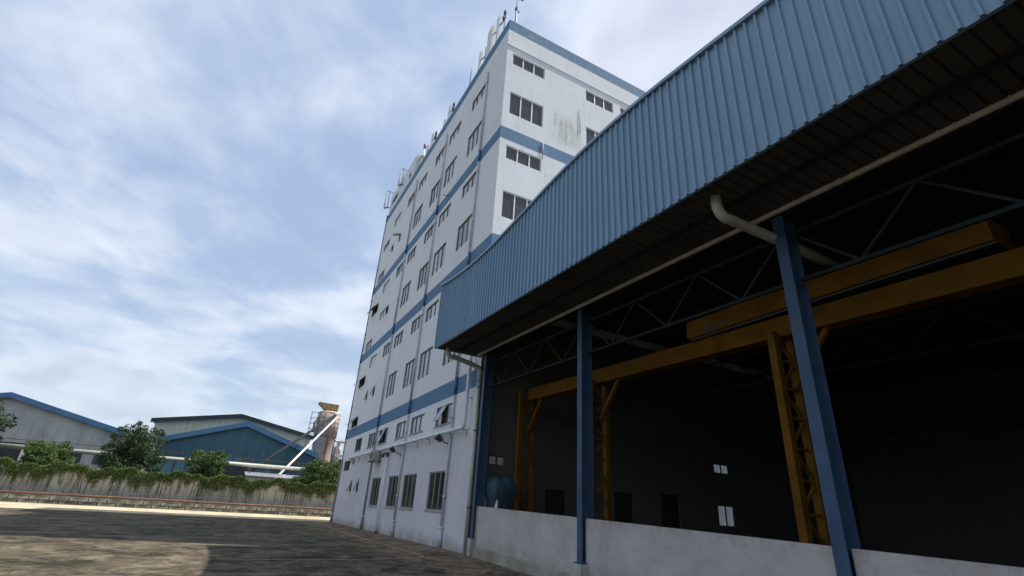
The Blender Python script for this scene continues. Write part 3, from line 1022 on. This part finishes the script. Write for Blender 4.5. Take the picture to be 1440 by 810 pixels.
MB().box(-.03, 0.0, SY0 - .035, SY0 + .06, fbot(0), ftop(0)).build('corner_flashing', M['trim'], S)
mb = MB()
mb.quad((0, SY0, fbot(0)), (0, -.01, fbot(0)), (0, -.01, ftop(0)), (0, SY0, ftop(0)))
mb.build('end_sheet', M['clad'], S)
mb = MB()
ys = [SY0 + .3, 0.012, 6, 12, 18, SY1]
for j in range(len(ys) - 1):
    for a, b in zip(XS, XS[1:]):
        mb.quad((max(a, .012), ys[j], ftop(a)), (b, ys[j], ftop(b)), (b, ys[j + 1], ftop(b)), (max(a, .012), ys[j + 1], ftop(a)))
mb.build('roof_sheet', M['roof'], S)
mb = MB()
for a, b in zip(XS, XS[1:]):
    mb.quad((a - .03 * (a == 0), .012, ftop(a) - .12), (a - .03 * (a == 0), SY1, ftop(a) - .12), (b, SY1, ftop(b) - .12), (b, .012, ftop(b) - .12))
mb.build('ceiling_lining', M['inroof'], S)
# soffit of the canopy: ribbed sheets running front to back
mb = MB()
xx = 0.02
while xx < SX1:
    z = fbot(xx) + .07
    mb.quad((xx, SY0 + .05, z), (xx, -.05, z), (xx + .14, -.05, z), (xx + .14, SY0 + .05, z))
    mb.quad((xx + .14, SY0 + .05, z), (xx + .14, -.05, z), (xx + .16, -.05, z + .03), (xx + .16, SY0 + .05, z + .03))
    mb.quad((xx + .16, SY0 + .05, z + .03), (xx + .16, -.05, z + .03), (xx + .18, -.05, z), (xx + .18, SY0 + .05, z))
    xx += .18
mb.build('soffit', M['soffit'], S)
mb = MB()
for yy in (-1.0,):
    mb.bar((0.1, yy, fbot(0) + .03), (SX1, yy, fbot(SX1) + .05), .05, .07)
mb.build('soffit_rail', M['steel_g'], S)
# wall above the truss
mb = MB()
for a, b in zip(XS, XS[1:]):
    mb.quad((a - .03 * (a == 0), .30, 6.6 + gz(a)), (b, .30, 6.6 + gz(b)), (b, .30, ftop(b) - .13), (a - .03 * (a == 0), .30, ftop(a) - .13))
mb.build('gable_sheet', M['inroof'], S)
MB().quad((-.03, SY1, -.5), (SX1, SY1, -1.2), (SX1, SY1, 9), (-.03, SY1, 9)).quad((SX1, .3, -1.2), (SX1, SY1, -1.2), (SX1, SY1, 9), (SX1, .3, 9)).build('back_and_added_side_wall', M['inside'], S)  # side wall out of view is added to keep light out of the shed

COLX = [.42 + 5.655 * i for i in range(6)]
for cx in COLX:
    zb = .50 + gz(cx)
    mb = MB()
    w_ = .19
    mb.box(cx, cx + w_, -.10, -.085, zb, fbot(cx) + .02)
    mb.box(cx + w_ / 2 - .008, cx + w_ / 2 + .008, -.085, .21, zb, fbot(cx) + .02)
    mb.box(cx, cx + w_, .21, .225, zb, fbot(cx) + .02)
    o = mb.build('column', M['steel_b'], S)
    MB().box(cx - .05, cx + w_ + .05, -.16, .28, zb, zb + .02).build('base_plate', M['steel_b'], o)
# trusses, the first in the plane of the columns
for k, ty in enumerate((.08, 5.5, 11.0, 16.5)):
    T = None
    zt, zl = 6.05, 5.20
    for i, cx in enumerate(COLX[:-1]):
        a, b = cx + .2, COLX[i + 1]
        o = MB().bar((a, ty, zt + gz(a)), (b, ty, zt + gz(b)), .06, .06).bar((a, ty, zl + gz(a)), (b, ty, zl + gz(b)), .06, .06).build('truss', M['steel_g'], S)
        n_ = 6
        for j in range(n_):
            x0, x1 = a + (b - a) * j / n_, a + (b - a) * (j + 1) / n_
            z0, z1 = (zt, zl) if j % 2 == 0 else (zl, zt)
            MB().bar((x0, ty, z0 + gz(x0)), (x1, ty, z1 + gz(x1)), .035, .04).build('brace', M['steel_g'], o)
for k, ty in enumerate((3, 8, 13, 18)):
    MB().bar((.3, ty, 7.6), (SX1, ty, 7.6 + gz(SX1)), .08, .14).build('purlin', M['steel_g'], S)
# level gutter pipe just under the soffit, corner downpipe and elbows
mb = MB()
mb.tube([(.05, -.2, 6.42 - .02), (SX1, -.2, 6.42 + gz(SX1))], .05, 10)
mb.build('eaves_pipe', M['pipe_c'], S, True)
for (px, yb) in ((.20, -.11), (11.62, -.2)):
    z = fbot(px) + .06
    el = [(px, -1.40, z + .1), (px, -1.40, z - .12)] + arc((px, -1.22, z - .12), math.pi, 1.62 * math.pi, .18, (0, 1, 0), (0, 0, 1), 6)[1:]
    if px < 1:
        el += [(px, -.45, z - .42), (px, yb - .12, z - .48)] + arc((px, yb - .15, z - .63), math.pi / 2, 0, .15, (0, 1, 0), (0, 0, 1), 5)[1:] + [(px, yb, z - 1.0)]
        o = MB().tube(el, .085, 14).build('gutter_elbow', M['pipe_c'], S, True)
        MB().tube([(px, yb, z - .95), (px, yb, .0)], .070, 14).build('corner_downpipe', M['pipe_c'], S, True)
        for zc in (1.32, 3.72, 5.2):
            MB().tube([(px, yb, zc), (px, yb, zc + .035)], .078, 14).build('pipe_strap', M['black'], S, True)
    else:
        el = [(px, -1.32, z + .1), (px, -1.32, z - .12)] + arc((px, -1.12, z - .12), math.pi, 1.6 * math.pi, .2, (0, 1, 0), (0, 0, 1), 6)[1:] + [(px + .05, -.60, z - .36), (px + .1, .5, z - .40), (px + .1, 2.0, z - .45)]
        MB().tube(el, .085, 14).build('gutter_elbow', M['pipe_c'], S, True)

# low wall along the shed front
W_ = empty('low_wall', (0.4, .07, 0), 'low grey rendered wall with a plinth along the open shed front', 'wall')
for i, cx in enumerate(COLX[:-1]):
    a, b = cx + .19, COLX[i + 1]
    if i == 0:
        a = .47
    zt = lambda q: 1.41 - .0262 * q
    mb = MB()
    y0, y1 = 0.0, .14
    mb.hexa([(a, y0, gz(a) - .3), (b, y0, gz(b) - .3), (b, y1, gz(b) - .3), (a, y1, gz(a) - .3), (a, y0, zt(a)), (b, y0, zt(b)), (b, y1, zt(b)), (a, y1, zt(a))])
    o = mb.build('wall_panel', M['lowwall'], W_)
    y0, y1 = -.065, -.002
    mb = MB()
    mb.hexa([(a, y0, gz(a) - .3), (b - .12, y0, gz(b) - .3), (b - .12, y1, gz(b) - .3), (a, y1, gz(a) - .3),
             (a, y0, .27 + gz(a)), (b - .12, y0, .24 + gz(b)), (b - .12, y1, .26 + gz(b)), (a, y1, .29 + gz(a))])
    mb.build('plinth', M['plinth'], W_)
for cx in COLX:
    MB().box(cx - .10 if cx > 1 else cx - .06, cx + .30 if cx > 1 else cx + .19, -.22 if cx > 1 else -.14, -.003, gz(cx) - .3, .50 + gz(cx) - .002).build('pedestal', M['lowwall'], W_)

# shed floor
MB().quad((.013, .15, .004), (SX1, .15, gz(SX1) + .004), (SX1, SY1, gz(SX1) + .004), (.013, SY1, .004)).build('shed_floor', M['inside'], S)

# ------------------------------------------------------------------ crane
C_ = empty('gantry_crane', (1.1, 1.3, 0), 'orange yellow crane runway on lattice legs inside the dark shed', 'crane')
mb = MB()


def cz(x): return 5.02 + gz(x)


zc0 = cz(1.4)
MB().hexa([(1.25, 1.3, cz(1.25) - .19), (24, 1.3, cz(24) - .19), (24, 1.62, cz(24) - .19), (1.25, 1.62, cz(1.25) - .19),
           (1.25, 1.3, cz(1.25) + .19), (24, 1.3, cz(24) + .19), (24, 1.62, cz(24) + .19), (1.25, 1.62, cz(1.25) + .19)]).build('girder', M['yellow'], C_)
for k, lx in enumerate((1.08, 4.98, 10.6, 16.2)):
    y0, y1 = (1.12, 1.66)
    top = cz(lx) + (.0 if k else .2)
    g = gz(lx)
    o = MB().box(lx - .07, lx + .07, y0 - .07, y0 + .07, g, top - (.0 if k == 0 else .2)).build('lattice_leg', M['yellow'], C_)
    MB().box(lx - .07, lx + .07, y1 - .07, y1 + .07, g, top - .2).build('post', M['yellow'], o)
    n_ = 9
    for j in range(n_):
        za, zb = g + .2 + j * .52, g + .2 + (j + 1) * .52
        if zb > top - .1: break
        ya, yb = (y0, y1) if j % 2 else (y1, y0)
        MB().bar((lx, ya, za), (lx, yb, zb), .05, .05).build('brace', M['yellow'], o)
        MB().bar((lx, y0, zb), (lx, y1, zb), .05, .05).build('brace', M['yellow'], o)
    MB().bar((lx + .06, 1.45, cz(lx) - 1.15), (lx + .85, 1.45, cz(lx) - .19), .09, .09).build('knee_brace', M['yellow'], C_)
MB().box(8.55, 14.0, 1.15, 1.85, cz(9) + .23, cz(9) + .62).build('trolley_box', M['yellow'], C_)
for bx in (8.8, 9.05, 9.25, 9.5):
    MB().box(bx, bx + .12, 1.1495 - .008, 1.1495, cz(9) + .27, cz(9) + .27 + random.uniform(.06, .14)).build('black_marking', M['black'], C_)
MB().box(8.6, 14, 1.2, 1.8, cz(9) + .19, cz(9) + .23).build('rail', M['black'], C_)

# ------------------------------------------------------------------ machine under a tarpaulin
T_ = empty('covered_machine', (1.0, .8, 0), 'machine wrapped in a faded blue tarpaulin behind the low wall', 'machine')
mb = MB()
nx_, nz_ = 64, 16
prof_t = [(1.02, .40), (1.2, .42), (1.4, .46), (1.6, .54), (1.78, .64), (1.95, .69), (2.08, .66), (2.18, .56), (2.25, .46), (2.28, .40)]
for j in range(nz_ + 1):
    f = j / nz_ * (len(prof_t) - 1)
    k = min(int(f), len(prof_t) - 2)
    z = prof_t[k][0] + (prof_t[k + 1][0] - prof_t[k][0]) * (f - k)
    rr = prof_t[k][1] + (prof_t[k + 1][1] - prof_t[k][1]) * (f - k)
    g = j / nz_
    for i in range(nx_):
        a = 2 * math.pi * i / nx_
        sq = 1 / max(abs(math.cos(a)), abs(math.sin(a))) ** .6
        fold = 1 + (1 - g) * (.045 * (abs(math.sin(a * 12.5 + math.sin(g * 4) * 1.2)) - .6) + .035 * (abs(math.sin(a * 23 + 3 * g)) - .5)) + .03 * math.sin(a * 3 + g * 5)
        mb.v.append((.70 + (rr * .84 if math.cos(a) > 0 else rr * .25 + .30) * .9 * sq * fold * math.cos(a), .74 + .45 * rr / .5 * .8 * sq * fold * math.sin(a), z - .05 * math.cos(a) * g + .02 * math.sin(a * 5)))
for j in range(nz_):
    for i in range(nx_):
        a, b = j * nx_ + i, j * nx_ + (i + 1) % nx_
        mb.f.append((a, b, b + nx_, a + nx_))
mb.f.append(tuple(nz_ * nx_ + i for i in range(nx_)))
mb.build('tarpaulin', M['tarp'], T_, True)
MB().box(.35, 1.15, .45, 1.05, 0, 1.10).build('machine_body', M['steel_g'], T_)
mb = MB()
mb.v = [(1.06, .36, 1.36), (1.24, .36, 1.36), (1.22, .36, 1.62), (1.06, .39, 1.36), (1.24, .39, 1.36), (1.22, .39, 1.62)]
mb.f = [(0, 1, 2), (5, 4, 3), (0, 3, 4, 1), (1, 4, 5, 2), (2, 5, 3, 0)]
mb.build('white_flap', M['cap'], T_)
MB().box(.30, .42, .3, .42, .8, 1.75).build('crate_corner', M['beige'], T_)


# ------------------------------------------------------------------ foliage helpers
def leaf_cloud(name, centres, sizes, mat, parent=None, off=(0, 0, 0), kind=None, aspect=.6):
    n = len(centres)
    c = np.asarray(centres, float) - np.array(off)
    a = rng.normal(size=(n, 3)); a /= np.linalg.norm(a, axis=1)[:, None]
    b = rng.normal(size=(n, 3)); b -= (a * b).sum(1)[:, None] * a; b /= np.linalg.norm(b, axis=1)[:, None]
    s = np.asarray(sizes)[:, None]
    v = np.stack([c - a * s, c - b * s * aspect * .5 + a * s * .1, c + a * s, c + b * s * aspect * .5 + a * s * .1], 1).reshape(-1, 3)
    me = bpy.data.meshes.new(name)
    me.vertices.add(4 * n); me.vertices.foreach_set('co', v.ravel())
    me.loops.add(4 * n); me.loops.foreach_set('vertex_index', np.arange(4 * n, dtype=np.int32))
    me.polygons.add(n); me.polygons.foreach_set('loop_start', np.arange(0, 4 * n, 4, dtype=np.int32))
    me.polygons.foreach_set('loop_total', np.full(n, 4, dtype=np.int32))
    me.materials.append(mat)
    me.update(calc_edges=True)
    o = link(name, me, parent)
    if kind: o['kind'] = kind
    return o


def tree(x, y, h, rad, zc, label, mat, n=9000, leaf=.10, lobes=16, group=None, flat=.8):
    R_ = empty('tree', (x, y, 0), label, 'tree', group)
    pts, szs = [], []
    lob = []
    for k in range(lobes):
        a = random.uniform(0, 2 * math.pi)
        rr = rad * math.sqrt(random.random()) * .78
        zz_ = zc + (h - zc) * random.uniform(0.0, .85)
        sh = 1 - .5 * ((zz_ - zc) / max(h - zc, .1)) ** 2
        lob.append((x + rr * sh * math.cos(a), y + rr * sh * math.sin(a), zz_, rad * random.uniform(.22, .42)))
    for k in range(lobes * 2):       # ragged outer sprays
        a = random.uniform(0, 2 * math.pi)
        e = random.uniform(-.2, 1)
        rr = rad * random.uniform(.75, 1.12) * math.sqrt(max(0, 1 - max(e, 0) ** 2 * .8))
        lob.append((x + rr * math.cos(a), y + rr * math.sin(a), zc + (h - zc) * (.25 + .8 * e) if e > 0 else zc + .1, rad * random.uniform(.08, .17)))
    tr_ = MB()
    tr_.tube([(x, y, 0), (x + .1, y, zc * .5), (x, y + .1, zc), (x, y, (zc + h) / 2)], .1, 8, True, [.18, .14, .11, .06])
    for (a, b, c, r) in lob[:10]:
        tr_.tube([(x, y, zc * .7), ((x + a) / 2, (y + b) / 2, (zc * .8 + c) / 2 + .2), (a, b, c)], .04, 6, True, [.07, .05, .02])
    tr_.build('trunk', M['bark'], R_, True)
    per0 = n // lobes
    for (a, b, c, r) in lob:
        per = int(per0 * (.9 if r > rad * .2 else .16))
        d = rng.normal(size=(per, 3)); d /= np.linalg.norm(d, axis=1)[:, None]
        q = r * rng.uniform(.45, 1.12, per) ** .6
        p = d * q[:, None] * np.array([1, 1, flat]) + np.array([a, b, c])
        pts.append(p)
        szs.append(rng.uniform(.6, 1.4, per) * leaf)
    leaf_cloud('crown', np.concatenate(pts), np.concatenate(szs), mat, R_, (x, y, 0))
    return R_


# ------------------------------------------------------------------ boundary wall, creeper, pipeline
BW = empty('boundary_wall', (-34.6, -10, 0), 'stained pale boundary wall overgrown with creeper beyond the yard', 'wall')
y = 10.0
while y > -56:
    MB().box(-34.75, -34.55, y - 2.96, y, 0, 2.35).build('wall_panel', M['bwall'], BW)
    MB().box(-34.85, -34.45, y - 3.04, y - 2.96, 0, 2.42).build('pier', M['bwall'], BW)
    y -= 3.04
n = 90000
yy = rng.uniform(-56, 10, n)
drape = .62 + .22 * np.sin(yy * .9 + 1.0) + .16 * np.sin(yy * 2.3) + .12 * np.sin(yy * 5.3 + 2) + .10 * np.sin(yy * 11.7) + .45 * rng.random(n) ** 2
f = rng.random(n) ** 1.6
zt_ = 2.62 + .12 * np.sin(yy * 1.7) + .1 * np.sin(yy * 4.1)
pz = zt_ - f * drape + rng.normal(0, .04, n)
px = -34.42 + .18 * (1 - f) * rng.random(n) + rng.normal(0, .06, n)
o = leaf_cloud('creeper', np.stack([px, yy, pz], 1), rng.uniform(.04, .1, n), M['leaf2'], None, (0, 0, 0), 'stuff')
tag(o, 'green creeper hanging over the top of the boundary wall', 'creeper')
mb = MB()
for k in range(520):
    y0 = random.uniform(-56, 10)
    z1 = random.uniform(.5, 1.4)
    xx = -34.50 + random.uniform(.01, .06)
    mb.bar((xx, y0, 2.0), (xx + .02, y0 + random.uniform(-.18, .18), z1), .02, .025)
o = mb.build('hanging_stems', M['dry'])
tag(o, 'dry creeper stems hanging down the pale boundary wall', 'creeper', kind='stuff')

KB = empty('stone_kerb_wall', (-33.6, -10, 0), 'low mossy stone wall under the rusty pipeline', 'wall')
y = 10.0
st = []
base_st = [MB().hexa([(-.2 + random.uniform(-.02, .02), 0, 0), (.16 + random.uniform(-.03, .05), .02, 0), (.16 + random.uniform(-.03, .05), 1.08, 0), (-.2, 1.1, 0),
                      (-.2, 0, .24 + random.uniform(-.02, .02)), (.14 + random.uniform(-.03, .05), .02, .25), (.14 + random.uniform(-.03, .04), 1.08, .24), (-.2, 1.1, .26)]).mesh('stone_block', M['stone']) for _ in range(5)]
for row in range(2):
    y = 9.0 + row * .55
    while y > -55:
        o = link('stone_block', random.choice(base_st), KB, (-33.65 + 33.6 + random.uniform(-.02, .02), y + 10, row * .265))
        y -= 1.13
PL = empty('pipeline', (-33.5, -10, .6), 'rusty red pipeline on small supports above the stone wall', 'pipeline')
MB().tube([(-33.55, 9, .64), (-33.55, -20, .64), (-33.55, -56, .64)], .075, 10).build('pipe_run', M['rust'], PL, True)
y = 8.0
k = 0
while y > -55:
    MB().box(-33.62, -33.48, y - .04, y + .04, .53, .60).build('support', M['rust'], PL)
    y -= 1.9
RL = empty('guard_rail', (-34.0, -10, .6), 'thin dark rail on short posts behind the rusty pipeline', 'railing')
MB().bar((-34.0, 9, .98), (-34.0, -55, .98), .04, .05).build('top_rail', M['mast'], RL)
y = 8.5
while y > -55:
    MB().box(-34.03, -33.97, y - .03, y + .03, 0, .98).build('post', M['mast'], RL)
    y -= 1.25

# ------------------------------------------------------------------ silo plant
SI = empty('silo', (-48, 2.4, 0), 'pink painted rusty silo with ring bands and a funnel on top', 'silo')
sx, sy = -48.0, 2.35


def ring(mbx, prof, n=28, cx=sx, cy=sy):
    return mbx.tube([(cx, cy, z) for z, r in prof], 1, n, True, [r for z, r in prof])


ring(MB(), [(8.12, 1.28), (10.85, 1.28), (11.05, .95)]).build('upper_drum', M['silo'], SI, True)
ring(MB(), [(0.5, .66), (3.6, .86), (5.0, .94), (8.05, 1.14), (8.12, 1.2)]).build('lower_cone', M['silo'], SI, True)
for z in (8.12, 8.65, 9.2, 9.7, 10.2, 10.8):
    ring(MB(), [(z, 1.30), (z + .05, 1.30)]).build('ring_band', M['rust'], SI, True)
for a in range(0, 360, 30):
    r = 1.285
    ca, sa = math.cos(math.radians(a)), math.sin(math.radians(a))
    MB().bar((sx + r * ca, sy + r * sa, 8.1), (sx + r * ca, sy + r * sa, 10.85), .035, .035).build('rib', M['rust'], SI)
for a in (10, 100, 190, 280):
    ca, sa = math.cos(math.radians(a)), math.sin(math.radians(a))
    MB().bar((sx + 1.2 * ca, sy + 1.2 * sa, 8.1), (sx + 1.1 * ca, sy + 1.1 * sa, 0), .10, .10).build('leg', M['rust'], SI)
hx, hy = sx + .1, sy + .05
b0, t0 = (.55, .62), (1.0, 1.15)
mb = MB()
mb.v = [(hx - .45, hy - .45, 10.95), (hx + .45, hy - .45, 10.95), (hx + .45, hy + .70, 10.95), (hx - .45, hy + .70, 10.95),
        (hx - .8, hy - 1.55, 11.92), (hx + .8, hy - 1.55, 11.92), (hx + .8, hy + .72, 11.85), (hx - .8, hy + .72, 11.85)]
mb.f = [(0, 3, 2, 1), (0, 1, 5, 4), (1, 2, 6, 5), (2, 3, 7, 6), (3, 0, 4, 7), (4, 5, 6, 7)]
mb.build('funnel', M['hopper'], SI)
mb = MB()
for z in (8.3, 8.9, 9.5, 10.1, 10.75):
    mb.bar((sx - .2, sy - 2.0, z), (sx + .3, sy - 1.3, z), .03, .03)
    mb.bar((sx + .6, sy - 2.0, z), (sx + .6, sy - 1.1, z), .03, .03)
    mb.bar((sx - .2, sy - 2.0, z), (sx + .6, sy - 2.0, z), .03, .03)
mb.build('ladder_hoop', M['mast'], SI)
for (a, b) in ((-.2, -2.0), (.6, -2.0), (.2, -1.95)):
    MB().bar((sx + a, sy + b, 4.0), (sx + a, sy + b, 10.8), .035, .035).build('ladder_rail', M['mast'], SI)
MB().tube([(sx + .9, sy - 1.55, 8.4), (sx + .9, sy - 1.6, 9.5), (sx + .7, sy - 1.3, 10.0)], .12, 10).build('dust_duct', M['mast'], SI, True)

c = empty('conveyor_tube', (-42, -4, 0), 'dark grey conveyor tube sloping down from the silo top', 'conveyor')
MB().tube([(-46.6, 3.0, 10.75), (-42, -3.9, 4.47), (-41.0, -5.4, 3.1)], .14, 12).build('tube_run', M['chute_d'], c, True)
MB().tube([(-46.7, 3.15, 10.9), (-46.4, 2.7, 10.48)], .2, 12).build('tube_head', M['chute_s'], c, True)
c = empty('conveyor_tube', (-42, -3, 0), 'bright silver conveyor tube below the dark one', 'conveyor')
MB().tube([(-46.3, 2.95, 10.25), (-42, -2.55, 2.91), (-41.4, -3.3, 1.9)], .12, 12).build('tube_run', M['chute_s'], c, True)

# teal shed in front of the silo foot
def shed(name, x0, x1, y0, y1, ez, rz, wm, rm, label, over=.35, door=None, wins=0, wy=None):
    R_ = empty(name, (x1, (y0 + y1) / 2, 0), label, 'shed')
    ym = (y0 + y1) / 2
    mb = MB()
    mb.v = [(x1, y0, 0), (x1, y1, 0), (x1, y1, ez), (x1, ym, rz), (x1, y0, ez), (x0, y0, 0), (x0, y1, 0), (x0, y1, ez), (x0, ym, rz), (x0, y0, ez)]
    mb.f = [(0, 1, 2, 3, 4), (9, 8, 7, 6, 5), (1, 6, 7, 2), (5, 0, 4, 9)]
    mb.build('wall', M[wm], R_)
    for s_ in (y0 - over, y1 + over):
        sl = (rz - ez) / (y1 - ym)
        e_ = ez - over * sl
        q = .16
        MB().hexa([(x1 + over, s_, e_ + .02), (x1 + over, ym, rz + .02), (x0 - over, ym, rz + .02), (x0 - over, s_, e_ + .02),
                   (x1 + over, s_, e_ + q), (x1 + over, ym, rz + q), (x0 - over, ym, rz + q), (x0 - over, s_, e_ + q)]).build('roof', M[rm], R_)
        MB().hexa([(x1 + over, s_, e_ - .30), (x1 + over + .05, s_, e_ - .30), (x1 + over + .05, ym, rz - .30), (x1 + over, ym, rz - .30),
                   (x1 + over, s_, e_ + q + .05), (x1 + over + .05, s_, e_ + q + .05), (x1 + over + .05, ym, rz + q + .05), (x1 + over, ym, rz + q + .05)]).build('verge_board', M[rm], R_)
    # cladding joints, girts
    yq = y0 + 1.0
    mb = MB()
    while yq < y1:
        mb.box(x1 + .001, x1 + .05, yq, yq + .06, 0, ez)
        yq += 1.0
    mb.build('cladding_rib', M[wm], R_)
    for k in range(wins):
        a = wy[0] + k * wy[1]
        o = MB().box(x1 + .01, x1 + .06, a, a + 1.2, wy[2], wy[2] + .9).build('window', M['fr_d'], R_)
        MB().box(x1 + .061, x1 + .07, a + .06, a + .57, wy[2] + .06, wy[2] + .84).build('pane', M['gl_tint'], o)
        MB().box(x1 + .061, x1 + .07, a + .63, a + 1.14, wy[2] + .06, wy[2] + .84).build('pane', M['gl_tint'], o)
    if door:
        MB().box(x1 + .01, x1 + .07, door[0], door[1], 0, door[2]).build('roller_door', M['chute_d'], R_)
    return R_


shed('workshop', -58, -45.4, -13.5, 1.25, 5.9, 8.3, 'shedteal', 'shedblue', 'teal workshop with blue verge boards left of the silo', .35, (-9, -5, 4.2), 2, (-4.4, 2.2, 3.2))
shed('warehouse', -84, -61, -16, 2.4, 9.3, 11.0, 'cream', 'chute_d', 'cream warehouse with a dark roof rising behind the teal workshop', .5)
shed('warehouse', -75, -52, -38, -17, 6.6, 9.2, 'farwall', 'shedblue', 'long pale warehouse with a blue roof at the far left of the yard', .5, (-30, -25, 4.8), 3, (-23.6, 2.2, 3.4))
shed('workshop', -66, -47, -62, -42, 5.2, 7.4, 'cream', 'roof', 'low cream workshop with a grey roof at the left edge of the view', .4, (-52, -48, 4))
CR = empty('annex', (-53, 5, 0), 'cream rendered annex behind the silo', 'building')
MB().box(-60, -52, 2.9, 6.5, 0, 5.1).build('wall', M['cream'], CR)
MB().box(-60.2, -51.8, 2.7, 6.7, 5.1, 5.25).build('roof', M['roof'], CR)
TK = empty('dust_tank', (-50, 4.4, 0), 'pale blue grey tank with a dark hatch between the silo and the steel frame', 'tank')
tb = MB()
tb.tube([(-50, 4.35, 5.3), (-50, 4.35, 5.9), (-50, 4.35, 7.2), (-50, 4.35, 7.5)], 1, 18, True, [.3, .62, .62, .35])
tb.build('tank_body', M['galv'], TK, True)
MB().box(-49.42, -49.36, 4.1, 4.6, 6.5, 7.0).build('hatch', M['black'], TK)
for (a, b) in ((-50.4, 4), (-49.6, 4), (-49.6, 4.8), (-50.4, 4.8)):
    MB().bar((a, b, 0), (a, b, 5.8), .1, .1).build('leg', M['rust'], TK)
MB().tube([(-49.7, 4.4, 7.4), (-48.9, 4.1, 7.9), (-48.4, 3.6, 7.9)], .12, 10).build('duct', M['galv'], TK, True)
FR = empty('steel_frame', (-44, 4, 0), 'pale pinkish steel frame tower beside the silo', 'frame')
for (a, b) in ((-44.6, 3.35), (-43.4, 3.35), (-44.6, 4.5), (-43.4, 4.5)):
    MB().bar((a, b, 0), (a, b, 7.4), .16, .16).build('post', M['silo'], FR)
for z in (2.0, 3.4, 4.6, 5.9, 7.35):
    for (p, q) in (((-44.6, 3.35), (-43.4, 3.35)), ((-44.6, 4.5), (-43.4, 4.5)), ((-44.6, 3.35), (-44.6, 4.5)), ((-43.4, 3.35), (-43.4, 4.5))):
        MB().bar((*p, z), (*q, z), .09, .12).build('beam', M['silo'], FR)
MB().box(-44.6, -43.4, 3.9, 4.5, 2.2, 5.6).build('machine_casing', M['steel_g'], FR)
MB().bar((-43.3, 3.0, 5.9), (-43.3, 4.1, 5.4), .08, .08).build('handrail', M['chute_s'], FR)
PB = empty('pipe_bridge', (-39.5, -8, 0), 'cream pipe with a dark rail crossing behind the boundary wall', 'pipe')
MB().tube([(-39.6, -26, 3.85), (-39.6, .35, 4.0)], .17, 12).build('pipe_run', M['pipe_c'], PB, True)
MB().bar((-39.6, -26, 4.4), (-39.6, .3, 4.55), .05, .05).build('handrail', M['rust'], PB)
for y in (-25, -20, -15, -10, -5, 0):
    MB().bar((-39.6, y, 0), (-39.6, y, 4.5), .09, .09).build('post', M['rust'], PB)
LT = empty('lean_to', (-39, -2, 0), 'small cream store with a pale sheet roof behind the creeper wall', 'shed')
MB().box(-40.9, -37.6, -5.2, -.9, 0, 2.95).build('wall', M['cream'], LT)
MB().hexa([(-37.3, -5.4, 2.95), (-37.3, -.4, 2.95), (-41.1, -.4, 3.35), (-41.1, -5.4, 3.35), (-37.3, -5.4, 3.03), (-37.3, -.4, 3.03), (-41.1, -.4, 3.43), (-41.1, -5.4, 3.43)]).build('roof', M['galv'], LT)

# trees behind the creeper wall
tree(-37.2, 1.35, 4.6, 2.1, 2.2, 'bushy bright green tree at the foot of the silo', M['leaf'], 26000, .085, 30)
tree(-36.9, 4.4, 3.9, 1.5, 2.3, 'leafy tree half hidden by the corner of the white block', M['leaf'], 8000, .085, 14)
tree(-36.6, -.9, 3.1, 1.0, 2.2, 'small shrub rising over the wall below the conveyor tubes', M['leaf'], 6000, .08, 10)
tree(-37.6, -8.6, 4.6, 1.9, 2.4, 'round green tree over the wall in front of the teal workshop', M['leaf'], 13000, .09, 20)
tree(-37.8, -14.2, 6.2, 2.3, 2.8, 'taller dark tree over the wall left of the teal workshop', M['leaf3'], 15000, .10, 24)
tree(-37.4, -19.5, 4.2, 1.8, 2.4, 'low spreading tree over the wall between two taller ones', M['leaf'], 12000, .09, 18)
tree(-38.5, -26.0, 7.4, 3.0, 3.0, 'broad dark tree at the left end of the boundary wall', M['leaf3'], 18000, .12, 26)
tree(-44, -38, 8.5, 3.6, 3.2, 'large tree in front of the low cream workshop', M['leaf3'], 16000, .14, 26)
# distant woodland on the skyline
n = 60000
ang = rng.uniform(math.radians(150), math.radians(265), n)
rad_ = rng.uniform(150, 185, n)
hh = 7 + 3.0 * np.sin(ang * 23) + 2.0 * np.sin(ang * 61 + 1) + 1.2 * np.sin(ang * 140)
pz = hh * rng.random(n) ** .55
o = leaf_cloud('woodland', np.stack([rad_ * np.cos(ang), rad_ * np.sin(ang), pz], 1), rng.uniform(.5, 1.1, n), M['leaf3'], None, (0, 0, 0), 'stuff')
tag(o, 'far dark green belt of trees along the skyline', 'trees')
